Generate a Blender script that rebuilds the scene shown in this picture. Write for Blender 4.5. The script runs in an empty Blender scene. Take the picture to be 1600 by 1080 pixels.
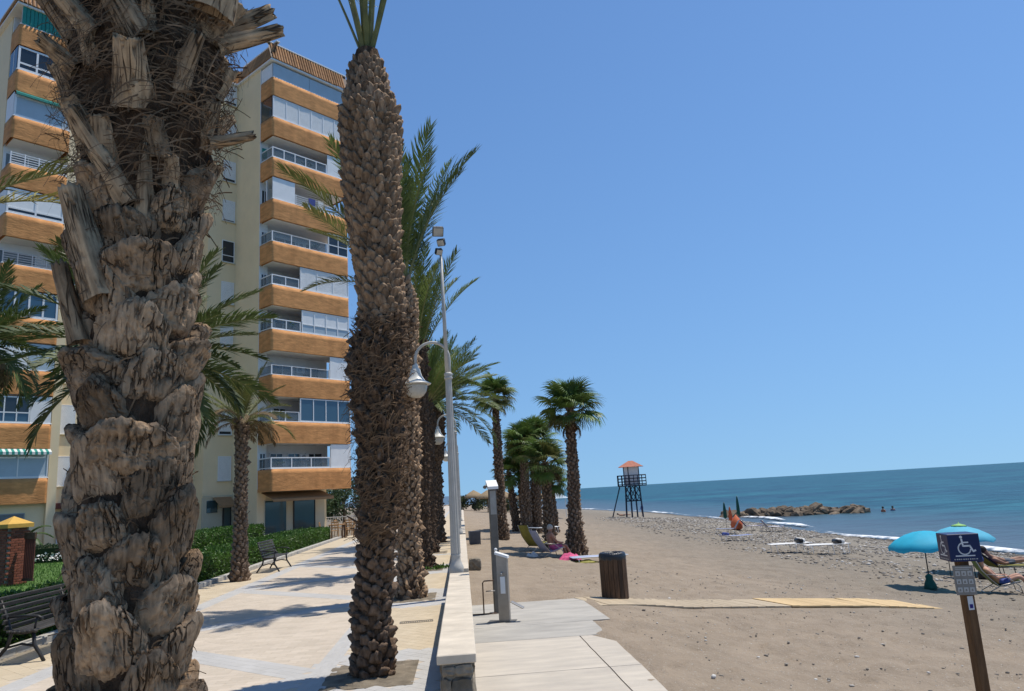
import bpy, bmesh, math, random
import numpy as np
from mathutils import Vector, Matrix, Euler, noise as mn
R = math.radians
rng = random.Random(7)
npr = np.random.default_rng(11)
S = bpy.context.scene
COL = S.collection

# ------------------------------------------------------------------ camera
cam_d = bpy.data.cameras.new('camera'); cam = bpy.data.objects.new('camera', cam_d); COL.objects.link(cam)
cam_d.sensor_width = 36.0; cam_d.lens = 36.0 * 1155.0 / 1600.0
cam_d.clip_start = 0.05; cam_d.clip_end = 60000
PITCH, YAW, ROLL = R(11.22), R(4.455), R(3.4)
cam.matrix_world = (Matrix.Translation((0, 0, 1.9)) @ Matrix.Rotation(-YAW, 4, 'Z') @ Matrix.Rotation(R(90) + PITCH, 4, 'X')
                    @ Matrix.Rotation(-ROLL, 4, 'Z'))
S.camera = cam
# ------------------------------------------------------------------ sky and sun
SUN_EL, SUN_AZ = R(70), R(70)          # azimuth clockwise from +Y
W = bpy.data.worlds.new('World'); S.world = W; W.use_nodes = True
nt = W.node_tree
sky = nt.nodes.new('ShaderNodeTexSky'); sky.sky_type = 'NISHITA'; sky.sun_disc = False
sky.sun_elevation = SUN_EL; sky.sun_rotation = SUN_AZ
sky.altitude = 0; sky.air_density = 1.1; sky.dust_density = 0.8; sky.ozone_density = 2.0
bg = nt.nodes['Background']; bg.inputs[1].default_value = 0.10
# clear maritime air: the horizon stays blue instead of yellow, so the sky is sampled a little above it
tcw = nt.nodes.new('ShaderNodeTexCoord'); mpw = nt.nodes.new('ShaderNodeMapping'); mpw.vector_type = 'POINT'
mpw.inputs['Scale'].default_value = (1, 1, .52); mpw.inputs['Location'].default_value = (0, 0, .11)
nmw = nt.nodes.new('ShaderNodeVectorMath'); nmw.operation = 'NORMALIZE'
nt.links.new(tcw.outputs['Generated'], mpw.inputs[0]); nt.links.new(mpw.outputs[0], nmw.inputs[0]); nt.links.new(nmw.outputs[0], sky.inputs[0])
tint = nt.nodes.new('ShaderNodeMix'); tint.data_type = 'RGBA'; tint.blend_type = 'MULTIPLY'; tint.inputs[0].default_value = 1
tint.inputs[7].default_value = (.665, .92, 1.20, 1)
nt.links.new(sky.outputs[0], tint.inputs[6]); nt.links.new(tint.outputs[2], bg.inputs[0])
sun_d = bpy.data.lights.new('sun', 'SUN'); sun_d.energy = 4.2; sun_d.angle = R(0.53); sun_d.color = (1.0, 0.94, 0.845)
sun = bpy.data.objects.new('sun', sun_d); COL.objects.link(sun)
sv = Vector((math.sin(SUN_AZ) * math.cos(SUN_EL), math.cos(SUN_AZ) * math.cos(SUN_EL), math.sin(SUN_EL)))
sun.rotation_euler = sv.to_track_quat('Z', 'Y').to_euler(); sun.location = (30, 0, 60)
S.view_settings.view_transform = 'Standard'; S.view_settings.look = 'None'
S.view_settings.exposure = 0.15; S.view_settings.gamma = 1.0
S.render.engine = 'CYCLES'
S.cycles.max_bounces = 6; S.cycles.transparent_max_bounces = 12

# ------------------------------------------------------------------ helpers
def link(o, parent=None):
    COL.objects.link(o)
    if parent is not None: o.parent = parent
    return o

def tag(o, label=None, cat=None, group=None, kind=None):
    if label: o['label'] = label
    if cat: o['category'] = cat
    if group: o['group'] = group
    if kind: o['kind'] = kind
    return o

def thing(name, label, cat, loc=(0, 0, 0), rotz=0.0, group=None):
    o = bpy.data.objects.new(name, None); o.empty_display_size = .2
    o.location = loc; o.rotation_euler = (0, 0, rotz)
    link(o); return tag(o, label, cat, group)

def copy_tree(o, parent=None):
    c = o.copy(); COL.objects.link(c)
    c.parent = parent
    for ch in o.children: copy_tree(ch, c)
    return c

def inst(name, me, parent, mat=None):
    o = bpy.data.objects.new(name, me); link(o, parent)
    if mat is not None: o.matrix_basis = mat
    return o

class MB:
    def __init__(s): s.v = []; s.f = []; s.m = []; s.cur = 0
    def add(s, vs, fs):
        b = len(s.v); s.v.extend([tuple(p) for p in vs]); s.f.extend([tuple(b + i for i in f) for f in fs]); s.m.extend([s.cur] * len(fs)); return s
    def box(s, x0, x1, y0, y1, z0, z1, M=None):
        vs = [(x0, y0, z0), (x1, y0, z0), (x1, y1, z0), (x0, y1, z0), (x0, y0, z1), (x1, y0, z1), (x1, y1, z1), (x0, y1, z1)]
        if M is not None: vs = [M @ Vector(p) for p in vs]
        return s.add(vs, [(0, 3, 2, 1), (4, 5, 6, 7), (0, 1, 5, 4), (1, 2, 6, 5), (2, 3, 7, 6), (3, 0, 4, 7)])
    def cbox(s, x0, x1, y0, y1, z0, z1, c=.01, M=None):
        # box with chamfered edges
        vs = []; idx = {}
        for i, x in enumerate((x0, x1)):
            for j, y in enumerate((y0, y1)):
                for k, z in enumerate((z0, z1)):
                    sx, sy, sz = (1 - 2 * i) * c, (1 - 2 * j) * c, (1 - 2 * k) * c
                    for a, p in enumerate(((x, y + sy, z + sz), (x + sx, y, z + sz), (x + sx, y + sy, z))):
                        idx[i, j, k, a] = len(vs); vs.append(p)
        g = lambda i, j, k, a: idx[i, j, k, a]
        fs = []
        for i in (0, 1): fs.append([g(i, 0, 0, 0), g(i, 1, 0, 0), g(i, 1, 1, 0), g(i, 0, 1, 0)][::(1 if i else -1)])
        for j in (0, 1): fs.append([g(0, j, 0, 1), g(0, j, 1, 1), g(1, j, 1, 1), g(1, j, 0, 1)][::(1 if j else -1)])
        for k in (0, 1): fs.append([g(0, 0, k, 2), g(1, 0, k, 2), g(1, 1, k, 2), g(0, 1, k, 2)][::(1 if k else -1)])
        for j in (0, 1):
            for k in (0, 1): fs.append([g(0, j, k, 1), g(1, j, k, 1), g(1, j, k, 2), g(0, j, k, 2)])
        for i in (0, 1):
            for k in (0, 1): fs.append([g(i, 0, k, 0), g(i, 1, k, 0), g(i, 1, k, 2), g(i, 0, k, 2)])
        for i in (0, 1):
            for j in (0, 1): fs.append([g(i, j, 0, 0), g(i, j, 1, 0), g(i, j, 1, 1), g(i, j, 0, 1)])
        for i in (0, 1):
            for j in (0, 1):
                for k in (0, 1): fs.append([g(i, j, k, 0), g(i, j, k, 1), g(i, j, k, 2)])
        if M is not None: vs = [M @ Vector(p) for p in vs]
        return s.add(vs, fs)
    def tube(s, pts, rad, n=8, cap=True, flat=1.0):
        pts = [Vector(p) for p in pts]
        if not hasattr(rad, '__len__'): rad = [rad] * len(pts)
        b = []; prev = None
        for i, p in enumerate(pts):
            d = (pts[min(i + 1, len(pts) - 1)] - pts[max(i - 1, 0)]).normalized()
            if prev is None:
                a = Vector((0, 0, 1)) if abs(d.z) < .9 else Vector((1, 0, 0))
                x = d.cross(a).normalized()
            else:
                x = (prev - d * prev.dot(d)).normalized()
            prev = x; y = d.cross(x)
            for k in range(n):
                t = 2 * math.pi * k / n
                b.append(p + x * (math.cos(t) * rad[i]) + y * (math.sin(t) * rad[i] * flat))
        fs = []
        for i in range(len(pts) - 1):
            for k in range(n):
                fs.append((i * n + k, i * n + (k + 1) % n, (i + 1) * n + (k + 1) % n, (i + 1) * n + k))
        if cap:
            fs.append(tuple(range(n))[::-1]); fs.append(tuple((len(pts) - 1) * n + k for k in range(n)))
        return s.add(b, fs)
    def lathe(s, prof, n=16, c=(0, 0, 0)):
        vs = []
        for r, z in prof:
            for k in range(n):
                t = 2 * math.pi * k / n
                vs.append((c[0] + r * math.cos(t), c[1] + r * math.sin(t), c[2] + z))
        fs = []
        for i in range(len(prof) - 1):
            for k in range(n):
                fs.append((i * n + k, i * n + (k + 1) % n, (i + 1) * n + (k + 1) % n, (i + 1) * n + k))
        fs.append(tuple(range(n))[::-1]); fs.append(tuple((len(prof) - 1) * n + k for k in range(n)))
        return s.add(vs, fs)
    def prism(s, poly, z0, z1):
        n = len(poly)
        vs = [(p[0], p[1], z0) for p in poly] + [(p[0], p[1], z1) for p in poly]
        fs = [tuple(range(n))[::-1], tuple(range(n, 2 * n))] + [(i, (i + 1) % n, n + (i + 1) % n, n + i) for i in range(n)]
        return s.add(vs, fs)
    def mesh(s, name, mats, smooth=False):
        me = bpy.data.meshes.new(name); me.from_pydata(s.v, [], s.f); 
        if not isinstance(mats, (list, tuple)): mats = [mats]
        for m in mats: me.materials.append(m)
        if len(mats) > 1: me.polygons.foreach_set('material_index', s.m)
        if smooth: me.polygons.foreach_set('use_smooth', [True] * len(me.polygons))
        me.update(); return me
    def build(s, name, mats, parent=None, smooth=False, M=None):
        return inst(name, s.mesh(name, mats, smooth), parent, M)

def np_mesh(name, V, F, mat, smooth=False, attr=None, uv=None):
    """V (n,3); F (m,k) all same k"""
    me = bpy.data.meshes.new(name)
    V = np.asarray(V, np.float32); F = np.asarray(F, np.int32); m, k = F.shape
    me.vertices.add(len(V)); me.vertices.foreach_set('co', V.ravel())
    me.loops.add(m * k); me.loops.foreach_set('vertex_index', F.ravel())
    me.polygons.add(m); me.polygons.foreach_set('loop_start', np.arange(0, m * k, k, dtype=np.int32))
    me.update(calc_edges=True); me.validate()
    me.polygons.foreach_set('use_smooth', np.full(m, bool(smooth)))
    for mt in (mat if isinstance(mat, (list, tuple)) else [mat]): me.materials.append(mt)
    if attr is not None:
        for an, (dom, data) in attr.items():
            a = me.attributes.new(an, 'FLOAT', dom); a.data.foreach_set('value', np.asarray(data, np.float32))
    return me

def sm(me):
    me.polygons.foreach_set('use_smooth', [True] * len(me.polygons)); return me

def fbm(x, y, z=0.0, o=4):
    return mn.fractal(Vector((x, y, z)), 1.0, 2.0, o)

# ------------------------------------------------------------------ materials
MATS = {}
def mat(name, base, rough=.7, var=0.0, scale=6.0, bump=0.0, bscale=None, spec=.3, metal=0.0, stretch=None, base2=None,
        objrand=0.0, transl=0.0, detail=6.0, coords='Object', attr=None, attr_cols=None, sheen=0.0, speck=None):
    m = bpy.data.materials.new(name); m.use_nodes = True; t = m.node_tree; N = t.nodes; L = t.links
    p = N['Principled BSDF']; p.inputs['Roughness'].default_value = rough
    p.inputs['Specular IOR Level'].default_value = spec; p.inputs['Metallic'].default_value = metal
    tc = N.new('ShaderNodeTexCoord'); src = tc.outputs[coords]
    if stretch:
        mp = N.new('ShaderNodeMapping'); mp.inputs['Scale'].default_value = stretch; L.new(src, mp.inputs[0]); src = mp.outputs[0]
    col = None
    b2 = base2 if base2 else tuple(c * (1 - var) for c in base)
    if var > 0 or base2:
        n = N.new('ShaderNodeTexNoise'); n.inputs['Scale'].default_value = scale; n.inputs['Detail'].default_value = detail; n.inputs['Roughness'].default_value = .62
        L.new(src, n.inputs['Vector'])
        r = N.new('ShaderNodeValToRGB'); r.color_ramp.elements[0].position = .34; r.color_ramp.elements[1].position = .66
        hi = tuple(min(1, c * (1 + (0 if base2 else var * .6))) for c in base)
        r.color_ramp.elements[0].color = (*b2, 1); r.color_ramp.elements[1].color = (*hi, 1)
        L.new(n.outputs[0], r.inputs[0]); col = r.outputs[0]
    if attr:
        a = N.new('ShaderNodeAttribute'); a.attribute_name = attr
        r2 = N.new('ShaderNodeValToRGB'); cr = r2.color_ramp
        while len(cr.elements) < len(attr_cols): cr.elements.new(.5)
        for e, (ps, c) in zip(cr.elements, attr_cols): e.position = ps; e.color = (*c, 1)
        L.new(a.outputs['Fac'], r2.inputs[0])
        if col is None: col = r2.outputs[0]
        else:
            mx = N.new('ShaderNodeMix'); mx.data_type = 'RGBA'; mx.blend_type = 'MULTIPLY'; mx.inputs[0].default_value = 1
            L.new(col, mx.inputs[6]); L.new(r2.outputs[0], mx.inputs[7]); col = mx.outputs[2]
    if speck:
        sscale, scol, th = speck
        vz = N.new('ShaderNodeTexVoronoi'); vz.inputs['Scale'].default_value = sscale; L.new(tc.outputs[coords], vz.inputs['Vector'])
        sp = N.new('ShaderNodeSeparateColor'); L.new(vz.outputs['Color'], sp.inputs[0])
        gt = N.new('ShaderNodeMath'); gt.operation = 'GREATER_THAN'; gt.inputs[1].default_value = th; L.new(sp.outputs[0], gt.inputs[0])
        mx = N.new('ShaderNodeMix'); mx.data_type = 'RGBA'; L.new(gt.outputs[0], mx.inputs[0])
        if col is not None: L.new(col, mx.inputs[6])
        else: mx.inputs[6].default_value = (*base, 1)
        mx.inputs[7].default_value = (*scol, 1); col = mx.outputs[2]
    if objrand > 0:
        oi = N.new('ShaderNodeObjectInfo'); mr = N.new('ShaderNodeMapRange')
        mr.inputs['To Min'].default_value = 1 - objrand; mr.inputs['To Max'].default_value = 1 + objrand
        L.new(oi.outputs['Random'], mr.inputs[0])
        mx = N.new('ShaderNodeMix'); mx.data_type = 'RGBA'; mx.blend_type = 'MULTIPLY'; mx.inputs[0].default_value = 1
        if col is not None: L.new(col, mx.inputs[6])
        else: mx.inputs[6].default_value = (*base, 1)
        cb = N.new('ShaderNodeCombineColor'); 
        for i in range(3): L.new(mr.outputs[0], cb.inputs[i])
        L.new(cb.outputs[0], mx.inputs[7]); col = mx.outputs[2]
    if col is not None: L.new(col, p.inputs['Base Color'])
    else: p.inputs['Base Color'].default_value = (*base, 1)
    if bump > 0:
        n2 = N.new('ShaderNodeTexNoise'); n2.inputs['Scale'].default_value = bscale or scale * 4; n2.inputs['Detail'].default_value = 8; n2.inputs['Roughness'].default_value = .65
        L.new(src, n2.inputs['Vector'])
        bp = N.new('ShaderNodeBump'); bp.inputs['Strength'].default_value = min(1, bump); bp.inputs['Distance'].default_value = .02 if bump <= 1 else .02 * bump
        L.new(n2.outputs[0], bp.inputs['Height']); L.new(bp.outputs[0], p.inputs['Normal'])
    if transl > 0:
        tr = N.new('ShaderNodeBsdfTranslucent'); ms = N.new('ShaderNodeMixShader'); ms.inputs[0].default_value = transl
        if col is not None: L.new(col, tr.inputs[0])
        else: tr.inputs[0].default_value = (*base, 1)
        L.new(p.outputs[0], ms.inputs[1]); L.new(tr.outputs[0], ms.inputs[2]); L.new(ms.outputs[0], N['Material Output'].inputs[0])
    MATS[name] = m; return m

def glass_mat(name, tint, alpha, rough=.05):
    m = bpy.data.materials.new(name); m.use_nodes = True; t = m.node_tree; N = t.nodes; L = t.links
    p = N['Principled BSDF']; p.inputs['Base Color'].default_value = (*tint, 1); p.inputs['Roughness'].default_value = rough
    p.inputs['Specular IOR Level'].default_value = .6
    tr = N.new('ShaderNodeBsdfTransparent'); ms = N.new('ShaderNodeMixShader'); ms.inputs[0].default_value = alpha
    L.new(tr.outputs[0], ms.inputs[1]); L.new(p.outputs[0], ms.inputs[2]); L.new(ms.outputs[0], N['Material Output'].inputs[0])
    MATS[name] = m; return m

# bark and leaves
mat('bark_near', (.235, .185, .145), .9, scale=5, base2=(.085, .062, .046), stretch=(2.6, 2.6, .55), bump=.9, bscale=24, objrand=.28, spec=.15)
mat('bark_stub', (.27, .215, .16), .85, scale=4, base2=(.12, .085, .058), stretch=(4, 4, .5), bump=.7, bscale=26, objrand=.22, spec=.2)
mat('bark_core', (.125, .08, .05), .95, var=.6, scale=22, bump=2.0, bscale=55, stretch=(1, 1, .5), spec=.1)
mat('bark_mid', (.44, .305, .195), .9, scale=8, base2=(.16, .102, .062), stretch=(2, 2, .6), bump=.6, bscale=30, objrand=.38, spec=.15)
mat('bark_dark', (.165, .115, .080), .95, scale=9, base2=(.06, .040, .028), stretch=(2, 2, .6), bump=.7, bscale=30, objrand=.35, spec=.1)
mat('bark_far', (.30, .215, .15), .95, scale=6, base2=(.12, .083, .058), bump=.8, bscale=25, spec=.1)
mat('fibre', (.20, .125, .07), .9, var=.5, scale=9, spec=.1)
mat('frond_green', (.115, .16, .042), .55, var=.35, scale=2.5, spec=.3, transl=.22, objrand=.3)
mat('frond_olive', (.15, .16, .048), .6, var=.35, scale=2.5, spec=.25, transl=.25, objrand=.25)
mat('frond_dark', (.075, .105, .032), .55, var=.35, scale=2.5, spec=.3, transl=.18, objrand=.3)
mat('frond_yellow', (.27, .24, .07), .6, var=.3, scale=3, spec=.25, transl=.25, objrand=.2)
mat('frond_dead', (.17, .12, .065), .8, var=.4, scale=4, spec=.15, transl=.1, objrand=.3)
mat('fan_green', (.115, .185, .040), .5, var=.35, scale=2, spec=.35, transl=.22, objrand=.35)
mat('petiole', (.17, .17, .055), .5, var=.3, scale=4, spec=.3)
mat('hedge_leaf', (.075, .155, .022), .45, var=.45, scale=3, spec=.35, transl=.2)
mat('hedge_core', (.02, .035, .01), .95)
mat('tree_leaf', (.05, .085, .03), .5, var=.5, scale=.9, spec=.35, transl=.15)
mat('bush_grey', (.09, .11, .05), .6, var=.5, scale=1.2, spec=.2, transl=.1)
mat('grass_blade', (.09, .19, .03), .55, var=.4, scale=1.5, transl=.2)
mat('twig', (.12, .085, .055), .9, var=.3)
mat('banana_leaf', (.05, .085, .03), .5, var=.4, scale=3, transl=.15)
def bark(name, base, dark, crackc, vs=16, zs=.33, rnd=.3, bump=1.0):
    m = bpy.data.materials.new(name); m.use_nodes = True; t = m.node_tree; N = t.nodes; L = t.links; p = N['Principled BSDF']
    p.inputs['Roughness'].default_value = .9; p.inputs['Specular IOR Level'].default_value = .15
    tc = N.new('ShaderNodeTexCoord'); oi = N.new('ShaderNodeObjectInfo')
    of = N.new('ShaderNodeVectorMath'); of.operation = 'MULTIPLY_ADD'; of.inputs[1].default_value = (7, 5, 9); cb = N.new('ShaderNodeCombineXYZ')
    for i in range(3): L.new(oi.outputs['Random'], cb.inputs[i])
    L.new(cb.outputs[0], of.inputs[0]); L.new(tc.outputs['Object'], of.inputs[2])
    mp = N.new('ShaderNodeMapping'); mp.inputs['Scale'].default_value = (1, 1, zs); L.new(of.outputs[0], mp.inputs[0])
    nz = N.new('ShaderNodeTexNoise'); nz.inputs['Scale'].default_value = 9; nz.inputs['Detail'].default_value = 4; L.new(mp.outputs[0], nz.inputs['Vector'])
    ad = N.new('ShaderNodeMix'); ad.data_type = 'VECTOR'; ad.inputs[0].default_value = .12; L.new(mp.outputs[0], ad.inputs[4]); L.new(nz.outputs['Color'], ad.inputs[5])
    vo = N.new('ShaderNodeTexVoronoi'); vo.feature = 'DISTANCE_TO_EDGE'; vo.inputs['Scale'].default_value = vs; L.new(ad.outputs[1], vo.inputs['Vector'])
    ck = N.new('ShaderNodeMapRange'); ck.inputs['From Max'].default_value = .085; L.new(vo.outputs['Distance'], ck.inputs[0])
    nc = N.new('ShaderNodeTexNoise'); nc.inputs['Scale'].default_value = 5.5; nc.inputs['Detail'].default_value = 8; nc.inputs['Roughness'].default_value = .7; L.new(of.outputs[0], nc.inputs['Vector'])
    # cracks only run over part of each piece
    nk = N.new('ShaderNodeTexNoise'); nk.inputs['Scale'].default_value = 11; nk.inputs['Detail'].default_value = 3; L.new(of.outputs[0], nk.inputs['Vector'])
    km = N.new('ShaderNodeMapRange'); km.inputs['From Min'].default_value = .40; km.inputs['From Max'].default_value = .58; L.new(nk.outputs[0], km.inputs[0])
    ckm = N.new('ShaderNodeMath'); ckm.operation = 'MAXIMUM'; L.new(ck.outputs[0], ckm.inputs[0]); L.new(km.outputs[0], ckm.inputs[1])
    r = N.new('ShaderNodeValToRGB'); e = r.color_ramp.elements; e[0].position = .33; e[1].position = .68; e[0].color = (*dark, 1); e[1].color = (*base, 1); L.new(nc.outputs[0], r.inputs[0])
    ns = N.new('ShaderNodeTexNoise'); ns.inputs['Scale'].default_value = 60; ns.inputs['Detail'].default_value = 5; L.new(mp.outputs[0], ns.inputs['Vector'])
    sr = N.new('ShaderNodeMapRange'); sr.inputs['From Min'].default_value = .3; sr.inputs['From Max'].default_value = .7; sr.inputs['To Min'].default_value = .62; sr.inputs['To Max'].default_value = 1.3; L.new(ns.outputs[0], sr.inputs[0])
    rn = N.new('ShaderNodeMapRange'); rn.inputs['To Min'].default_value = 1 - rnd; rn.inputs['To Max'].default_value = 1 + rnd; L.new(oi.outputs['Random'], rn.inputs[0])
    ml = N.new('ShaderNodeMath'); ml.operation = 'MULTIPLY'; L.new(sr.outputs[0], ml.inputs[0]); L.new(rn.outputs[0], ml.inputs[1])
    sc = N.new('ShaderNodeVectorMath'); sc.operation = 'SCALE'; L.new(r.outputs[0], sc.inputs[0]); L.new(ml.outputs[0], sc.inputs['Scale'])
    mx = N.new('ShaderNodeMix'); mx.data_type = 'RGBA'; L.new(ckm.outputs[0], mx.inputs[0]); mx.inputs[6].default_value = (*crackc, 1); L.new(sc.outputs[0], mx.inputs[7]); L.new(mx.outputs[2], p.inputs['Base Color'])
    hh = N.new('ShaderNodeMath'); hh.operation = 'MULTIPLY_ADD'; hh.inputs[1].default_value = .45; L.new(ns.outputs[0], hh.inputs[0]); L.new(ckm.outputs[0], hh.inputs[2])
    h2 = N.new('ShaderNodeMath'); h2.operation = 'MULTIPLY_ADD'; h2.inputs[1].default_value = .9; L.new(nc.outputs[0], h2.inputs[0]); L.new(hh.outputs[0], h2.inputs[2])
    bp = N.new('ShaderNodeBump'); bp.inputs['Strength'].default_value = bump; bp.inputs['Distance'].default_value = .012; L.new(h2.outputs[0], bp.inputs['Height']); L.new(bp.outputs[0], p.inputs['Normal'])
    MATS[name] = m
bark('bark_near', (.47, .32, .195), (.215, .14, .082), (.075, .048, .03), 38, .24, .30)
bark('bark_stub', (.54, .385, .235), (.25, .165, .095), (.07, .045, .027), 44, .10, .2, .9)
# ground
mat('lawn', (.085, .16, .035), .9, var=.4, scale=3, bump=.5, bscale=60)
mat('soil', (.20, .165, .12), .95, var=.35, scale=6, bump=.7, bscale=40)
mat('pave_bed', (.50, .43, .345), .9, var=.2, scale=3, bump=.3, bscale=60)
mat('paver', (1, 1, 1), .8, var=.10, scale=1.3, bump=.25, bscale=120, attr='tone', spec=.25,
    attr_cols=[(0, (.50, .425, .335)), (.18, (.57, .485, .388)), (.30, (.50, .41, .285)), (.48, (.56, .465, .33)), (.52, (.44, .425, .40)), (.78, (.475, .46, .435)), (.80, (.30, .26, .20)), (1, (.34, .30, .24))])
for _e in MATS['paver'].node_tree.nodes:
    if _e.type == 'VALTORGB' and len(_e.color_ramp.elements) > 2: _e.color_ramp.interpolation = 'LINEAR'
mat('kerb_stone', (.42, .40, .36), .85, var=.2, scale=5, bump=.4)
mat('concrete_a', (.53, .47, .385), .85, scale=1.5, base2=(.42, .375, .315), bump=.35, bscale=30, objrand=.05, stretch=(1, 2.6, 1))
mat('concrete_b', (.44, .41, .36), .85, scale=1.4, base2=(.33, .31, .275), bump=.35, bscale=30, objrand=.05, stretch=(1, 2.6, 1))
mat('coping', (.58, .505, .40), .75, var=.20, scale=2.2, bump=.15, bscale=60, objrand=.04)
mat('wall_stone', (.27, .23, .175), .9, scale=6, base2=(.15, .125, .09), bump=.9, bscale=20, objrand=.3)
mat('mortar', (.30, .27, .22), .95, var=.25, scale=20, bump=.6, bscale=60)
mat('plank_grey', (.43, .345, .235), .8, var=.2, scale=3, stretch=(1, 6, 1), bump=.3, objrand=.10)
mat('plank_yellow', (.56, .40, .205), .75, var=.15, scale=3, stretch=(1, 6, 1), bump=.3, objrand=.10)
# metals, paints, fabrics
mat('lamp_paint', (.50, .475, .42), .45, var=.10, scale=6, bump=.1, spec=.4)
mat('lamp_shade', (.66, .63, .55), .4, var=.06, scale=8, spec=.45)
mat('lamp_bowl', (.50, .475, .41), .25, spec=.5, var=.1, scale=20)
mat('black_metal', (.02, .02, .021), .45, spec=.4)
mat('dark_iron', (.022, .021, .02), .5, spec=.4, var=.3, scale=10)
mat('bench_slat', (.050, .046, .042), .42, var=.35, scale=4, stretch=(6, 1, 6), spec=.5, objrand=.2)
mat('steel', (.36, .33, .29), .42, metal=.55, var=.15, scale=6, spec=.5)
mat('steel_dark', (.16, .145, .125), .5, metal=.4, var=.2, scale=5)
mat('white_paint', (.78, .78, .76), .5, var=.05, scale=5)
mat('rust', (.12, .07, .045), .8, var=.4, scale=10)
mat('bin_wood', (.085, .048, .026), .65, var=.55, scale=5, stretch=(5, 5, .6), bump=.5, objrand=.35)
mat('bin_bag', (.012, .012, .013), .3, spec=.6, bump=.8, bscale=18)
mat('sign_blue', (.010, .018, .075), .4, spec=.4)
mat('sign_white', (.70, .71, .70), .5)
mat('sign_grey', (.27, .25, .215), .55, var=.15, scale=10)
mat('sign_icon', (.52, .51, .47), .55)
mat('post_wood', (.16, .082, .033), .7, var=.4, scale=5, stretch=(6, 6, .6), bump=.4)
mat('tower_wood', (.022, .032, .055), .6, var=.3, scale=4)
mat('tower_roof', (.43, .165, .105), .8, var=.2, scale=4)
mat('cyan_fabric', (.03, .46, .66), .65, var=.08, scale=3, transl=.25)
mat('cyan_fabric_light', (.12, .50, .68), .65, var=.08, scale=3, transl=.25)
mat('lime_fabric', (.35, .62, .20), .65, transl=.2)
mat('green_fabric', (.02, .10, .075), .75, var=.2)
mat('orange_fabric', (.62, .15, .06), .7, var=.2)
mat('blue_fabric', (.06, .085, .28), .75, var=.3, scale=14)
mat('pale_blue_fabric', (.33, .37, .52), .75, var=.15, scale=8)
mat('chair_green', (.10, .165, .02), .7, var=.2)
mat('mustard_fabric', (.28, .25, .05), .7, var=.2)
mat('purple_towel', (.05, .035, .20), .85, var=.2)
mat('pink_fabric', (.62, .10, .22), .8, var=.3)
mat('grey_fabric', (.10, .11, .13), .8, var=.2)
mat('white_cloth', (.72, .70, .66), .85, var=.08, scale=6)
mat('skin', (.47, .25, .165), .55, var=.10, scale=8, spec=.35)
mat('skin_tan', (.30, .155, .095), .55, var=.10, scale=8, spec=.35)
mat('hair_dark', (.03, .022, .016), .6)
mat('hair_grey', (.38, .34, .28), .6)
mat('cap_blue', (.03, .05, .19), .8)
mat('thatch', (.32, .235, .14), .95, var=.4, scale=4, stretch=(6, 6, .7), bump=.8, bscale=20)
mat('timber', (.42, .23, .09), .6, var=.3, scale=4)
mat('timber_dark', (.11, .06, .035), .6, var=.3, scale=4)
mat('rock', (.20, .155, .108), .9, scale=1.4, base2=(.075, .055, .038), bump=1.0, bscale=6, objrand=.35)
# building
mat('stucco_yellow', (.86, .685, .43), .9, var=.06, scale=.7, bump=.25, bscale=40)
mat('stucco_cream', (.62, .54, .38), .9, var=.07, scale=.8, bump=.2, bscale=40)
mat('band_orange', (.64, .30, .11), .9, var=.24, scale=1.6, bump=1.0, bscale=4.5, stretch=(1, 1, 3.2), objrand=.06)
mat('wall_white', (.82, .80, .77), .8, var=.04, scale=2)
mat('frame_white', (.80, .80, .79), .45, spec=.4)
mat('shutter_white', (.82, .82, .80), .6, var=.05, scale=3)
mat('frosted_blue', (.42, .50, .55), .35, var=.06, scale=2, spec=.4)
mat('shutter_grey', (.21, .24, .255), .55, var=.1, scale=3)
mat('glass_dark', (.022, .032, .042), .06, spec=.6)
mat('glass_blue', (.045, .105, .16), .08, spec=.7)
mat('glass_shop', (.05, .085, .085), .06, spec=.7)
mat('interior_dark', (.035, .032, .03), .9)
mat('awning_green', (.03, .25, .205), .8, var=.1)
mat('awning_white', (.66, .68, .64), .8)
mat('awning_brown', (.34, .20, .10), .85, var=.1)
mat('roof_tile', (.46, .235, .10), .85, var=.25, scale=3, objrand=.25)
mat('railing_grey', (.33, .34, .35), .5, metal=.3)
mat('brick', (.27, .09, .055), .85, var=.25, scale=8, bump=.4, objrand=.3)
mat('cap_yellow', (.62, .37, .08), .8, var=.1)
mat('terracotta_dark', (.13, .045, .035), .8, var=.2)
glass_mat('rail_glass', (.16, .20, .22), .42)

_m = MATS['band_orange'].node_tree; _p = _m.nodes['Principled BSDF']; _src = _p.inputs['Base Color'].links[0].from_socket
_tc = _m.nodes.new('ShaderNodeTexCoord'); _mp = _m.nodes.new('ShaderNodeMapping'); _mp.inputs['Scale'].default_value = (.8, .8, .12); _m.links.new(_tc.outputs['Object'], _mp.inputs[0])
_n = _m.nodes.new('ShaderNodeTexNoise'); _n.inputs['Scale'].default_value = 1.6; _n.inputs['Detail'].default_value = 6; _m.links.new(_mp.outputs[0], _n.inputs['Vector'])
_r = _m.nodes.new('ShaderNodeValToRGB'); _r.color_ramp.elements[0].position = .36; _r.color_ramp.elements[0].color = (.70, .66, .62, 1); _r.color_ramp.elements[1].position = .52; _r.color_ramp.elements[1].color = (1, 1, 1, 1); _m.links.new(_n.outputs[0], _r.inputs[0])
_x = _m.nodes.new('ShaderNodeMix'); _x.data_type = 'RGBA'; _x.blend_type = 'MULTIPLY'; _x.inputs[0].default_value = .5; _m.links.new(_src, _x.inputs[6]); _m.links.new(_r.outputs[0], _x.inputs[7]); _m.links.new(_x.outputs[2], _p.inputs['Base Color'])

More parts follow.
